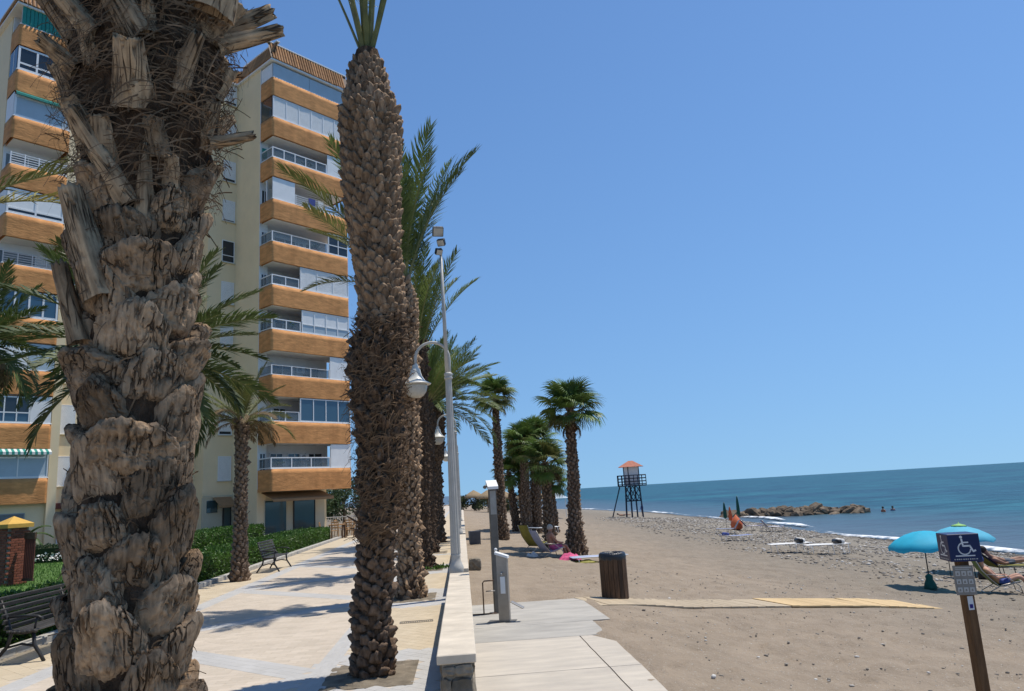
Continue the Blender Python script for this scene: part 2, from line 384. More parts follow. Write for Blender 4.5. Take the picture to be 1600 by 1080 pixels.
# ------------------------------------------------------------------ terrain
XS = [(-50, 25), (45, 25.2), (52, 25.7), (67, 27.4), (113, 28), (150, 23.5), (200, 8), (260, -30), (400, -150), (900, -420)]
def xs(Y): return float(np.interp(Y, [a for a, b in XS], [b for a, b in XS]))
def bz(X, Y):
    if Y > 165: t = 25.6 - (xs(Y) - X) * .9
    else: t = X * 25.6 / max(xs(Y), 1)
    z = -.1 - .0985 * t if t < 13 else -1.38 - .065 * (t - 13)
    if t > 25.6: z -= (t - 25.6) * .09
    if X < 5 and Y < 18:
        r0 = (.02 if Y < 7 else .02 - .30 * min(1, (Y - 7) / 8.5)) - .03; q = max(0, min(1, (X - 1.7) / 2.8)); q = q * q * (3 - 2 * q)
        w_ = max(0, min(1, (18 - Y) / 2)); z = z + (r0 + (z - r0) * q - z) * w_
    return min(z, .05) if t > -3 else .0
SEA = -2.2

# sand
mat('sand', (1, 1, 1), .95, var=.22, scale=1.6, detail=10.0, bump=2.2, bscale=13, attr='shore', spec=.12, speck=(75.0, (.36, .325, .275), .975),
    attr_cols=[(0, (.335, .266, .195)), (.28, (.315, .254, .190)), (.45, (.262, .220, .170)), (.62, (.232, .20, .158)), (.80, (.265, .235, .19)), (.93, (.25, .225, .187)), (1, (.11, .096, .08))])
foot = {}
for _ in range(1500):   # foot prints: a hollow with a pushed up rim
    fx, fy = rng.uniform(2.2, 20), rng.uniform(6, 34); an_ = rng.uniform(0, 6.28)
    for i_ in range(-3, 4):
        for j_ in range(-3, 4):
            a2, b2 = i_ * .11, j_ * .11; q_ = math.hypot((a2 * math.cos(an_) + b2 * math.sin(an_)) / .17, (-a2 * math.sin(an_) + b2 * math.cos(an_)) / .11)
            h2 = -.045 * (1 - q_) if q_ < 1 else (.014 * (1 - abs(q_ - 1.5) / .5) if q_ < 2 else 0)
            kx = (int((fx + a2) / .11), int((fy + b2) / .11)); foot[kx] = max(-.06, foot.get(kx, 0) + h2)
ys = [2.0]
while ys[-1] < 420: ys.append(ys[-1] + max(.085, .0075 * ys[-1]))
xo = np.concatenate([np.arange(0.02, 12, .11), np.arange(12, 34, .17)])
V = np.zeros((len(ys), len(xo) + 2, 3)); SH = np.zeros((len(ys), len(xo) + 2))
for j, Y in enumerate(ys):
    for i in range(len(xo) + 2):
        if Y > 150:
            k = (Y - 150) / 60; X0 = .02
            X = (xs(Y) + 8) - (34 - (xo[i - 2] if i >= 2 else 0)) * (1 + min(1, k) * (2 if Y < 300 else 6))
        else:
            X = xo[i - 2] if i >= 2 else (.02 if i == 1 else .02)
        z = bz(X, Y)
        if i >= 2 and Y < 150:
            am = .5 + .5 * min(1, max(0, X - .5))
            if Y < 75:
                z += am * (.028 * fbm(X * 1.3, Y * 1.3, 3) + .040 * fbm(X * 3.4, Y * 2.6, 9, 4) - .03 * abs(fbm(X * 1.9 + 4, Y * 1.5, 2, 3)))
                fpt = mn.cell(Vector((X * 2.2, Y * 2.2, 1)))
                z -= am * .03 * max(0, fpt - .55)
            z += .05 * fbm(X * .2, Y * .12, 5, 2) * min(1, X / 6)
            if Y < 40 and X > 2: z += foot.get((int(X / .11), int(Y / .11)), 0)
            if 2.2 < X < 11.2:
                bd_ = abs(Y - np.interp(X, [2.32, 4.4, 6.6, 8.6, 10.9], [15.05, 15.55, 16.23, 16.72, 17.0]))
                if bd_ < 1.1: kq = max(0, min(1, (1.1 - bd_) / .35)); z = z + (bz(X, Y) + .004 + .012 * fbm(X * 1.5, Y * 1.5, 4, 3) - z) * kq
            # keep sand under the concrete ramp
            e_ = np.interp(Y, [6, 8.5, 10.2, 10.9, 12.25, 12.35, 15.5], [1.78, 1.88, 1.93, 1.80, 1.98, 2.27, 2.30])
            if Y < 15.75 and X < e_ + .25:
                rz0 = .02 if Y < 7 else .02 - .30 * min(1, (Y - 7) / 8.5); d_ = X - e_
                z = rz0 - .012 + .030 * fbm(X * 2.2, Y * 1.6, 6, 4) + d_ * .10 if d_ > -.35 else rz0 - .12
        V[j, i] = (X, Y, z); SH[j, i] = X / max(xs(Y), .5) if Y < 165 else 1 - (xs(Y) - X) / 30
V[:, 0] = V[:, 1] = V[:, 2]; V[:, 0, 2] -= .6; V[:, 0, 0] -= .0
V = V[:, 1:]; SH = SH[:, 1:]
ny, nx = V.shape[:2]
idx = np.arange(ny * nx).reshape(ny, nx)
F = np.stack([idx[:-1, :-1], idx[:-1, 1:], idx[1:, 1:], idx[1:, :-1]], -1).reshape(-1, 4)
beach = inst('beach', np_mesh('beach', V.reshape(-1, 3), F, MATS['sand'], True, {'shore': ('POINT', np.clip(SH.ravel() + npr.normal(0, .006, SH.size) + np.array([.07 * fbm(q[0] * .45, q[1] * .22, 8, 4) * min(1, max(0, (25 - q[0]) / 5)) for q in V.reshape(-1, 3)]), 0, 1))}), None)
tag(beach, kind='structure')

# land behind the promenade
lm = MB(); lm.add([(-900, -60, -.04), (-6.62, -60, -.04), (-6.62, 160, -.04), (-60, 330, -.04), (-430, 900, -.04), (-900, 900, -.04)], [(0, 1, 2, 3, 4, 5)])
tag(lm.build('ground', MATS['soil']), kind='structure')

# sea
def geo(a, d0, g, lim):
    o = [a]
    while o[-1] < lim: o.append(o[-1] + d0); d0 *= g
    return o
sx = geo(0, .45, 1.022, 30000); sx = [-x for x in geo(0, 30, 1.25, 30000)[1:]][::-1] + [14 + x for x in sx]
sy = [-x for x in geo(0, 30, 1.3, 20000)[1:]][::-1] + geo(0, .6, 1.018, 40000)
SV = np.zeros((len(sy), len(sx), 3)); gx, gy = np.meshgrid(sx, sy); SV[..., 0] = gx; SV[..., 1] = gy
near = np.clip(1 - (np.hypot(gx, gy) - 40) / 160, 0, 1)
wv = .035 * np.sin(gx * .9 + .25 * gy + 1.5 * np.sin(gy * .13)) + .025 * np.sin(gx * .5 - gy * .33) + .02 * np.sin(gx * 1.7 + gy * .9)
SV[..., 2] = SEA + near * wv
idx = np.arange(len(sy) * len(sx)).reshape(len(sy), len(sx))
F = np.stack([idx[:-1, :-1], idx[:-1, 1:], idx[1:, 1:], idx[1:, :-1]], -1).reshape(-1, 4)
wm = bpy.data.materials.new('sea_water'); wm.use_nodes = True; t = wm.node_tree; N = t.nodes; L = t.links
p = N['Principled BSDF']; p.inputs['Roughness'].default_value = .35; p.inputs['Specular IOR Level'].default_value = .08
tc = N.new('ShaderNodeTexCoord'); mp = N.new('ShaderNodeMapping'); mp.inputs['Scale'].default_value = (.42, 1.0, 1); mp.inputs['Rotation'].default_value = (0, 0, R(12)); L.new(tc.outputs['Object'], mp.inputs[0])
n1 = N.new('ShaderNodeTexNoise'); n1.inputs['Scale'].default_value = .035; n1.inputs['Detail'].default_value = 5; L.new(mp.outputs[0], n1.inputs['Vector'])
cr = N.new('ShaderNodeValToRGB'); cr.color_ramp.elements[0].position = .35; cr.color_ramp.elements[1].position = .68
cr.color_ramp.elements[0].color = (.010, .055, .085, 1); cr.color_ramp.elements[1].color = (.015, .098, .122, 1)
L.new(n1.outputs[0], cr.inputs[0])
n3 = N.new('ShaderNodeTexNoise'); n3.inputs['Scale'].default_value = .30; n3.inputs['Detail'].default_value = 6; n3.inputs['Roughness'].default_value = .6; L.new(mp.outputs[0], n3.inputs['Vector'])
cr3 = N.new('ShaderNodeValToRGB'); cr3.color_ramp.elements[0].position = .38; cr3.color_ramp.elements[1].position = .64
cr3.color_ramp.elements[0].color = (.50, .55, .62, 1); cr3.color_ramp.elements[1].color = (1.6, 1.45, 1.35, 1); L.new(n3.outputs[0], cr3.inputs[0])
mx = N.new('ShaderNodeMix'); mx.data_type = 'RGBA'; mx.blend_type = 'MULTIPLY'; mx.inputs[0].default_value = 1
L.new(cr.outputs[0], mx.inputs[6]); L.new(cr3.outputs[0], mx.inputs[7])
# shallow water over sand, by distance from the shore
sx_ = N.new('ShaderNodeSeparateXYZ'); L.new(tc.outputs['Object'], sx_.inputs[0])
mr = N.new('ShaderNodeMapRange'); mr.inputs['From Min'].default_value = 24; mr.inputs['From Max'].default_value = 50; L.new(sx_.outputs[0], mr.inputs[0])
mx2 = N.new('ShaderNodeMix'); mx2.data_type = 'RGBA'; L.new(mr.outputs[0], mx2.inputs[0]); mx2.inputs[6].default_value = (.085, .115, .145, 1); L.new(mx.outputs[2], mx2.inputs[7])
L.new(mx2.outputs[2], p.inputs['Base Color'])
n2 = N.new('ShaderNodeTexNoise'); n2.inputs['Scale'].default_value = 1.5; n2.inputs['Detail'].default_value = 7; L.new(mp.outputs[0], n2.inputs['Vector'])
bp = N.new('ShaderNodeBump'); bp.inputs['Strength'].default_value = .7; bp.inputs['Distance'].default_value = .25; L.new(n2.outputs[0], bp.inputs['Height']); L.new(bp.outputs[0], p.inputs['Normal'])
tag(inst('sea', np_mesh('sea', SV.reshape(-1, 3), F, wm, True), None), kind='structure')

# surf foam along the water line
fm = bpy.data.materials.new('foam'); fm.use_nodes = True; t = fm.node_tree; N = t.nodes; L = t.links
p = N['Principled BSDF']; p.inputs['Base Color'].default_value = (.80, .82, .83, 1); p.inputs['Roughness'].default_value = .8
tc = N.new('ShaderNodeTexCoord'); n = N.new('ShaderNodeTexNoise'); n.inputs['Scale'].default_value = 1.1; n.inputs['Detail'].default_value = 7; n.inputs['Roughness'].default_value = .7; L.new(tc.outputs['Object'], n.inputs['Vector'])
a = N.new('ShaderNodeAttribute'); a.attribute_name = 'edge'
ad = N.new('ShaderNodeMath'); ad.operation = 'ADD'; L.new(n.outputs[0], ad.inputs[0]); L.new(a.outputs['Fac'], ad.inputs[1])
mr = N.new('ShaderNodeMapRange'); mr.inputs['From Min'].default_value = .78; mr.inputs['From Max'].default_value = 1.02; L.new(ad.outputs[0], mr.inputs[0])
tr = N.new('ShaderNodeBsdfTransparent'); ms = N.new('ShaderNodeMixShader'); L.new(mr.outputs[0], ms.inputs[0]); L.new(tr.outputs[0], ms.inputs[1]); L.new(p.outputs[0], ms.inputs[2]); L.new(ms.outputs[0], N['Material Output'].inputs[0])
def foam(off, wid, amp, seed, y0, y1, gap):
    vs, fs, ed = [], [], []; k = 7; n = 0
    Y = y0
    while Y < y1:
        g = max(0, min(1, (fbm(Y * .06, seed, 0, 2) + gap) * 3))
        c = xs(Y) + off + 1.0 * fbm(Y * .09, seed + 5, 0, 2)
        w = wid * (.6 + .8 * abs(fbm(Y * .2, seed + 2, 0, 2)))
        for q in range(k):
            s_ = q / (k - 1)
            vs.append((c + (s_ - .5) * w, Y, SEA + .05 + amp * math.sin(math.pi * s_) * g + .02 * fbm(Y * 3, s_ * 3, seed)))
            ed.append(.50 * math.sin(math.pi * s_) ** .6 * g)
        n += 1; Y += .18 + Y * .004
    for i in range(n - 1):
        for q in range(k - 1): fs.append((i * k + q, i * k + q + 1, (i + 1) * k + q + 1, (i + 1) * k + q))
    o = inst('surf_foam', np_mesh('surf_foam', np.array(vs), np.array(fs), fm, True, {'edge': ('POINT', ed)}), None)
    return tag(o, kind='stuff')
tag(foam(.2, 1.9, .14, 1, 18, 165, .24), 'white foam of the small waves running up the shingle', 'foam')
tag(foam(2.4, 1.6, .18, 7, 20, 100, .10), 'broken white crest of the wave behind the shore foam', 'foam')

# pebbles
def ico_np():
    bm = bmesh.new(); bmesh.ops.create_icosphere(bm, subdivisions=1, radius=1); v = np.array([p.co[:] for p in bm.verts]); f = np.array([[q.index for q in fc.verts] for fc in bm.faces]); bm.free(); return v, f
IV, IF = ico_np()
def scatter_stones(name, pts, sizes, m, label):
    n = len(pts); nv = len(IV)
    A = np.zeros((n, nv, 3)); FF = np.zeros((n, len(IF), 3), int)
    for i, (p, s_) in enumerate(zip(pts, sizes)):
        sc = s_ * npr.uniform(.6, 1.3, 3); sc[2] *= .55
        th = npr.uniform(0, 6.28); c, sn = math.cos(th), math.sin(th)
        q = IV * npr.uniform(.8, 1.15, (nv, 1)) * sc
        A[i, :, 0] = q[:, 0] * c - q[:, 1] * sn + p[0]; A[i, :, 1] = q[:, 0] * sn + q[:, 1] * c + p[1]; A[i, :, 2] = q[:, 2] + p[2]
        FF[i] = IF + i * nv
    tone = np.repeat(npr.uniform(0, 1, n), nv)
    o = inst(name, np_mesh(name, A.reshape(-1, 3), FF.reshape(-1, 3), m, True, {'tone': ('POINT', tone)}), None)
    return tag(o, label, 'pebbles', kind='stuff')
mat('pebble', (1, 1, 1), .8, attr='tone', attr_cols=[(0, (.13, .115, .10)), (.3, (.22, .19, .155)), (.7, (.34, .30, .25)), (1, (.62, .59, .54))], var=.1, scale=20)
pts, szs = [], []
def sandz(X, Y): return bz(X, Y) + .028 * fbm(X * 1.3, Y * 1.3, 3) * min(1, X) + .05 * fbm(X * .2, Y * .12, 5, 2) * min(1, X / 6)
while len(pts) < 11000:
    Y = 10 + 75 * rng.random() ** 1.5; f_ = rng.random(); X = xs(Y) * (.50 + .5 * f_ ** .7)
    if fbm(X * .25, Y * .1, 2, 3) < -.12 and rng.random() < .8: continue
    pts.append((X, Y, sandz(X, Y))); szs.append(rng.uniform(.02, .05) * (1 + Y / 60) * (1.5 if rng.random() < .06 else 1))
scatter_stones('shingle_pebbles', pts, szs, MATS['pebble'], 'grey and white shingle pebbles along the waterline')
pts, szs = [], []
while len(pts) < 1500:
    Y = 6 + 17 * rng.random(); X = 1.9 + rng.random() * 11
    if X < 2.4 and Y < 15.8: continue
    pts.append((X, Y, sandz(X, Y) + .004)); szs.append(rng.choice([.008, .01, .013, .017, .024, .035 if rng.random() < .3 else .012]))
scatter_stones('sand_pebbles', pts, szs, MATS['pebble'], 'loose small stones on the grey sand near the ramp')
# ------------------------------------------------------------------ promenade paving
PALM_Y = [2.6, 8.9, 15.2, 20.9, 26.8, 32.5]
pm = MB(); pm.box(-6.62, -.26, -14, 170, -.3, -.0030)
prom = tag(pm.build('promenade', MATS['pave_bed']), kind='structure')
def near_seg(px, py, ax, ay, bx, by):
    dx, dy = bx - ax, by - ay; t_ = max(0, min(1, ((px - ax) * dx + (py - ay) * dy) / (dx * dx + dy * dy)))
    return math.hypot(px - ax - t_ * dx, py - ay - t_ * dy)
def pave_kind(x, y):
    for py in PALM_Y + [38.6, 44.8, 51.0]:
        if abs(x + 1.10) < .50 and abs(y - py) < .60: return None
        if abs(x + 1.10) < .66 and abs(y - py) < .76: return 'g'
        if x > -1.75 and abs(y - py) < 1.25: return 'g'
    if -5.52 < x < -1.6: return 'b'
    return 'y'
def tone_of(k): 
    return {'b': rng.uniform(0, .18), 'y': rng.uniform(.30, .48), 'g': rng.uniform(.53, .77)}[k]
pav = []   # (cx, cy, hw, hl, rot, tone)
def lay(x0, x1, y0, y1, w, l, rot=0.0, kinds='bg'):
    c, s_ = math.cos(rot), math.sin(rot)
    ext = math.hypot(x1 - x0, y1 - y0); mx_, my_ = (x0 + x1) / 2, (y0 + y1) / 2
    nr = int(ext / w) + 2
    for r in range(-nr // 2, nr // 2 + 1):
        for q in range(-int(ext / l / 2) - 1, int(ext / l / 2) + 2):
            a_ = r * w; b_ = (q + (.5 if r % 2 else 0)) * l
            X = mx_ + a_ * c - b_ * s_; Y = my_ + a_ * s_ + b_ * c
            if not (x0 < X < x1 and y0 < Y < y1): continue
            k = pave_kind(X, Y)
            if k is None: continue
            pav.append((X, Y, w / 2 - .0011, l / 2 - .0011, rot, tone_of(k)))
for j in range(5):   # main field, running bond across the walk
    lay(-5.52, -1.6, 4 + j * 5.6, 4 + (j + 1) * 5.6, .12, .24, R(90))
lay(-6.6, -5.52, 6, 30, .2, .2, R(45))
lay(-1.6, -.27, 4, 26, .145, .145, R(45))
def band_run(ax, ay, bx, by, wd, lift, x0=-5.52, x1=-1.58):
    d = math.hypot(bx - ax, by - ay); an = math.atan2(by - ay, bx - ax); nl = max(1, int(d / .24)); nw = 4
    for i in range(nl):
        for q in range(nw):
            s_ = (i + .5 + (.25 if q % 2 else -.25)) * d / nl; o_ = (q + .5) / nw * wd - wd / 2
            X = ax + math.cos(an) * s_ - math.sin(an) * o_; Y = ay + math.sin(an) * s_ + math.cos(an) * o_
            if x0 < X < x1: pav.append((X, Y, d / nl / 2 - .0007, wd / nw / 2 - .0007, an, tone_of('g'), lift))
for kk in range(-1, 4):
    b = 9.0 + 6.3 * kk
    band_run(-1.70, b, -5.35, b + 3.3, .46, .0014, -5.2, -1.8); band_run(-5.35, b + 3.3, -1.70, b + 6.3, .46, .0021, -5.2, -1.8)
band_run(-5.345, 5, -5.345, 32, .35, .0009, -9, 0); band_run(-1.70, 5, -1.70, 32, .24, .0009, -9, 0)
def paver_np(items):
    n = len(items); A = np.zeros((n, 8, 3)); FF = np.zeros((n, 5, 4), int); tn = np.zeros(n)
    base = np.array([(-1, -1), (1, -1), (1, 1), (-1, 1)], float)
    for i, (X, Y, hw, hl, rot, to, *lf) in enumerate(items):
        c, s_ = math.cos(rot), math.sin(rot); h = rng.uniform(-.0003, 0) if not lf else lf[0] + rng.uniform(-.0003, .0003)
        for lvl, (z, inset) in enumerate(((-.0027, 0), (h, .0004))):
            q = base * (hw - inset, hl - inset)
            A[i, lvl * 4:lvl * 4 + 4, 0] = X + q[:, 0] * c - q[:, 1] * s_
            A[i, lvl * 4:lvl * 4 + 4, 1] = Y + q[:, 0] * s_ + q[:, 1] * c
            A[i, lvl * 4:lvl * 4 + 4, 2] = z
        o = i * 8
        FF[i] = [(o + 4, o + 5, o + 6, o + 7), (o, o + 1, o + 5, o + 4), (o + 1, o + 2, o + 6, o + 5), (o + 2, o + 3, o + 7, o + 6), (o + 3, o, o + 4, o + 7)]
        tn[i] = to
    return A.reshape(-1, 3), FF.reshape(-1, 4), np.repeat(tn, 8)
def vis_rank(it):
    X, Y = it[0], it[1]
    if Y < 8.4: return 1e9
    return math.hypot(X + .9, (Y - 10) * .8) if X > -1.6 else 6 + math.hypot(X + 2, Y - 9.5)
pav.sort(key=vis_rank)
for it in pav[:280]:
    A, FF, tn = paver_np([it]); inst('paver', np_mesh('paver', A, FF, MATS['paver'], False, {'tone': ('POINT', tn)}), prom)
A, FF, tn = paver_np(pav[280:])
tag(inst('paver_field', np_mesh('paver_field', A, FF, MATS['paver'], False, {'tone': ('POINT', tn)}), prom), kind='stuff')
# far paving: one sheet per band, too far to tell pavers apart
fa = []
def sheet(poly, tone, z=-.004):
    fa.append((poly, tone, z))
sheet([(-5.52, 32), (-1.6, 32), (-1.6, 170), (-5.52, 170)], .09, .0)
sheet([(-6.6, 30), (-5.52, 30), (-5.52, 170), (-6.6, 170)], .38, .0)
sheet([(-1.6, 26), (-.27, 26), (-.27, 170), (-1.6, 170)], .38, .0)
sheet([(-5.52, 32), (-5.17, 32), (-5.17, 170), (-5.52, 170)], .65, .004)
sheet([(-1.82, 32), (-1.6, 32), (-1.6, 170), (-1.82, 170)], .65, .004)
for k in range(4, 12):
    b = 9 + 6.3 * k
    sheet([(-1.85, b - .2), (-1.85, b + .25), (-5.15, b + 3.3 + .1), (-5.15, b + 3.3 - .35)], .65, .008)
    sheet([(-5.15, b + 3.1), (-5.15, b + 3.5), (-1.85, b + 6.3), (-1.85, b + 5.9)], .65, .012)
vs, fs, tn = [], [], []
for poly, to, z in fa:
    b = len(vs); vs += [(p[0], p[1], z) for p in poly]; fs.append((b, b + 1, b + 2, b + 3)); tn += [to] * 4
inst('paving_sheet', np_mesh('paving_sheet', np.array(vs), np.array(fs), MATS['paver'], False, {'tone': ('POINT', tn)}), prom)
# soil in the tree pits and their kerbs
for py in PALM_Y[1:]:
    b = MB(); n = 12; vs = []
    for j in range(n + 1):
        for i in range(n + 1):
            x = -1.6 + i / n; y = py - .6 + 1.2 * j / n
            vs.append((x, y, .0005 + .02 * max(0, 1 - math.hypot(x + 1.1, y - py) / .5) + .008 * fbm(x * 5, y * 5)))
    b.add(vs, [(j * (n + 1) + i, j * (n + 1) + i + 1, (j + 1) * (n + 1) + i + 1, (j + 1) * (n + 1) + i) for j in range(n) for i in range(n)])
    b.build('pit_soil', MATS['soil'], prom, True)
# kerb in front of the hedges
k = thing('hedge_kerb', 'low pale stone kerb edging the hedges along the promenade', 'kerb', (-6.72, 0, 0)); k['kind'] = 'structure'
kb = MB().cbox(-.09, .09, 0, .99, -.05, .11, .012).mesh('kerb_stone', MATS['kerb_stone'])
for i in range(34): inst('kerb_stone', kb, k, Matrix.Translation((rng.uniform(-.004, .004), 8 + i * 1.0, rng.uniform(-.004, .004))))
# drain grate beside the palms
g = thing('drain_grate', 'small metal drain grate let into the yellow tiles', 'drain grate', (-.80, 12.3, 0), R(2))
gf = MB(); gf.box(-.26, .26, -.085, -.07, -.005, .006); gf.box(-.26, .26, .07, .085, -.005, .006); gf.box(-.26, -.245, -.07, .07, -.005, .006); gf.box(.245, .26, -.07, .07, -.005, .006); gf.build('frame', MATS['steel_dark'], g)
gb = MB().box(-.008, .008, -.07, .07, -.005, .004).mesh('bar', MATS['steel_dark'])
for i in range(14): inst('bar', gb, g, Matrix.Translation((-.225 + i * .0346, 0, 0)))

# ------------------------------------------------------------------ sea wall
def stone_mesh(seed, sx_, sy_, sz_):
    bm = bmesh.new(); bmesh.ops.create_cube(bm, size=1); bmesh.ops.subdivide_edges(bm, edges=bm.edges[:], cuts=3, use_grid_fill=True)
    for v in bm.verts:
        c = v.co; l_ = max(abs(c.x), abs(c.y), abs(c.z)); rr = c.length
        c *= (1 - .45 * max(0, rr - .5)); d = fbm(c.x * 2.5 + seed, c.y * 2.5, c.z * 2.5, 3) * .10
        c += c.normalized() * d; c.x *= sx_; c.y *= sy_; c.z *= sz_
    me = bpy.data.meshes.new('stone'); bm.to_mesh(me); bm.free(); me.materials.append(MATS['wall_stone']); return me
def sea_wall(y0, y1, label, pieces):
    w = thing('sea_wall', label, 'wall', (-.115, y0, 0), 0, 'sea wall sections along the promenade')
    L_ = y1 - y0
    MB().box(-.135, .135, .03, L_ - .03, -.55, .415).build('wall_core', MATS['mortar'], w)
    n = max(1, round(L_ / 1.25)); pl = L_ / n
    cm = MB().cbox(-.178, .178, .002, pl - .002, .418, .5, .008).mesh('coping_slab', MATS['coping'])
    for i in range(n): inst('coping_slab', cm, w, Matrix.Translation((rng.uniform(-.002, .002), i * pl, rng.uniform(-.002, .001))))
    if pieces:
        # end face: a large stone, a flat one over it and fillers
        for q, (cx, cz, sx_, sz_) in enumerate([(.045, .13, .20, .34), (-.095, .15, .085, .30), (.06, .36, .17, .10), (-.07, .355, .13, .085), (.0, -.2, .28, .22)]):
            inst('stone', stone_mesh(q * 3.1, sx_, .16, sz_), w, Matrix.Translation((cx, .07, cz)))
        for side in (-1, 1):
            y = .12; row = 0
            for zc, hz in ((.12, .28), (.345, .13), (-.16, .24)):
                y = .2
                while y < min(L_ - .2, 7):
                    ln = rng.uniform(.25, .5)
                    inst('stone', stone_mesh(rng.random() * 90, .10, ln, hz), w, Matrix.Translation((side * .115, y + ln / 2, zc))); y += ln + .02
    return w
sea_wall(7.1, 14.28, 'cream coped rubble stone wall ending nearest the concrete ramp', True)
sea_wall(15.1, 28.0, 'cream coped wall stretch between the two nearest lamp posts', False)
sea_wall(29.0, 42.5, 'cream coped wall stretch just beyond the second lamp post', False)
sea_wall(43.3, 75.0, 'farthest cream coped wall stretch towards the thatched parasols', False)

# ------------------------------------------------------------------ concrete ramp and boardwalk
def rz(y): return 0.02 if y < 7 else .02 - .30 * min(1, (y - 7) / 8.5)
ramp = thing('ramp', 'pale concrete access ramp sloping down beside the sea wall', 'ramp', (0, 0, 0)); ramp['kind'] = 'structure'
def slab(poly, m, lift=0.0):
    # subdivided in y so that it follows the slope
    b = MB(); y0 = min(p[1] for p in poly); y1 = max(p[1] for p in poly)
    left = sorted([p for p in poly if p[2] == 'l'], key=lambda p: p[1]); right = sorted([p for p in poly if p[2] == 'r'], key=lambda p: p[1])
    n = 7; nxs = 6; top = []
    for j in range(n + 1):
        y = y0 + (y1 - y0) * j / n
        xl = np.interp(y, [p[1] for p in left], [p[0] for p in left]); xr = np.interp(y, [p[1] for p in right], [p[0] for p in right])
        for i in range(nxs + 1):
            x = xl + (xr - xl) * i / nxs
            top.append((x + (0 if 0 < i < nxs else .006 * fbm(x * 3, y * 4)), y, rz(y) + lift + .004 * fbm(x, y, 4)))
    w_ = nxs + 1; nt_ = len(top); bot = [(p[0], p[1], p[2] - .22) for p in top]
    fs = [(j * w_ + i, j * w_ + i + 1, (j + 1) * w_ + i + 1, (j + 1) * w_ + i) for j in range(n) for i in range(nxs)]
    ring = [i for i in range(w_)] + [j * w_ + nxs for j in range(1, n + 1)] + [n * w_ + i for i in range(nxs - 1, -1, -1)] + [j * w_ for j in range(n - 1, 0, -1)]
    for q in range(len(ring)):
        a_, b_ = ring[q], ring[(q + 1) % len(ring)]; fs.append((a_, a_ + nt_, b_ + nt_, b_))
    b.add(top + bot, fs); return b.build('slab', m, ramp)
CA, CB = MATS['concrete_a'], MATS['concrete_b']
slab([(.05, 12.30, 'l'), (.05, 15.62, 'l'), (2.27, 12.30, 'r'), (2.30, 15.45, 'r')], CB)
slab([(.05, 10.85, 'l'), (.05, 12.285, 'l'), (1.95, 10.85, 'r'), (1.98, 12.285, 'r')], CB)
slab([(.05, 8.55, 'l'), (.05, 10.835, 'l'), (1.52, 8.55, 'r'), (1.54, 10.835, 'r')], CA)
slab([(1.535, 8.55, 'l'), (1.555, 10.835, 'l'), (1.88, 8.55, 'r'), (1.93, 10.2, 'r'), (1.72, 10.835, 'r')], CA)
slab([(.05, 6.2, 'l'), (.05, 8.535, 'l'), (1.49, 6.2, 'r'), (1.52, 8.535, 'r')], CA)
slab([(1.505, 6.2, 'l'), (1.535, 8.535, 'l'), (1.78, 6.2, 'r'), (1.88, 8.535, 'r')], CA)
slab([(-.28, 1, 'l'), (-.28, 6.185, 'l'), (1.75, 1, 'r'), (1.78, 6.185, 'r')], CA)
bw = thing('boardwalk', 'narrow plank boardwalk across the sand, grey then yellow boards', 'boardwalk', (0, 0, 0)); bw['kind'] = 'structure'
# centre line of the boardwalk
bl = [(2.32, 15.05), (4.4, 15.55), (6.6, 16.23), (8.6, 16.72), (10.9, 17.0)]
def bpt(s_):
    q = s_ * (len(bl) - 1); i = min(int(q), len(bl) - 2); f_ = q - i
    return bl[i][0] + (bl[i + 1][0] - bl[i][0]) * f_, bl[i][1] + (bl[i + 1][1] - bl[i][1]) * f_
pk = {m: MB().cbox(-.098, .098, -.62, .62, -.02, .02, .005).mesh('plank', MATS[m]) for m in ('plank_grey', 'plank_yellow')}
N_ = 43
for i in range(N_):
    s_ = (i + .5) / N_; x, y = bpt(s_); x2, y2 = bpt(min(1, s_ + .01)); x1, y1 = bpt(max(0, s_ - .01))
    an = math.atan2(y2 - y1, x2 - x1); yel = x > 6.45
    z = bz(x, y) + .006 - (max(0, x - 9.3) * .035)
    wd = 1.0 if not yel else 1.06
    inst('plank', pk['plank_yellow' if yel else 'plank_grey'], bw, Matrix.Translation((x, y, z + rng.uniform(-.004, .004) + (.012 if yel else 0))) @ Matrix.Rotation(an + rng.uniform(-.01, .01), 4, 'Z') @ Matrix.Rotation(.095, 4, 'Y') @ Matrix.Diagonal((1.03, wd, 1, 1)))
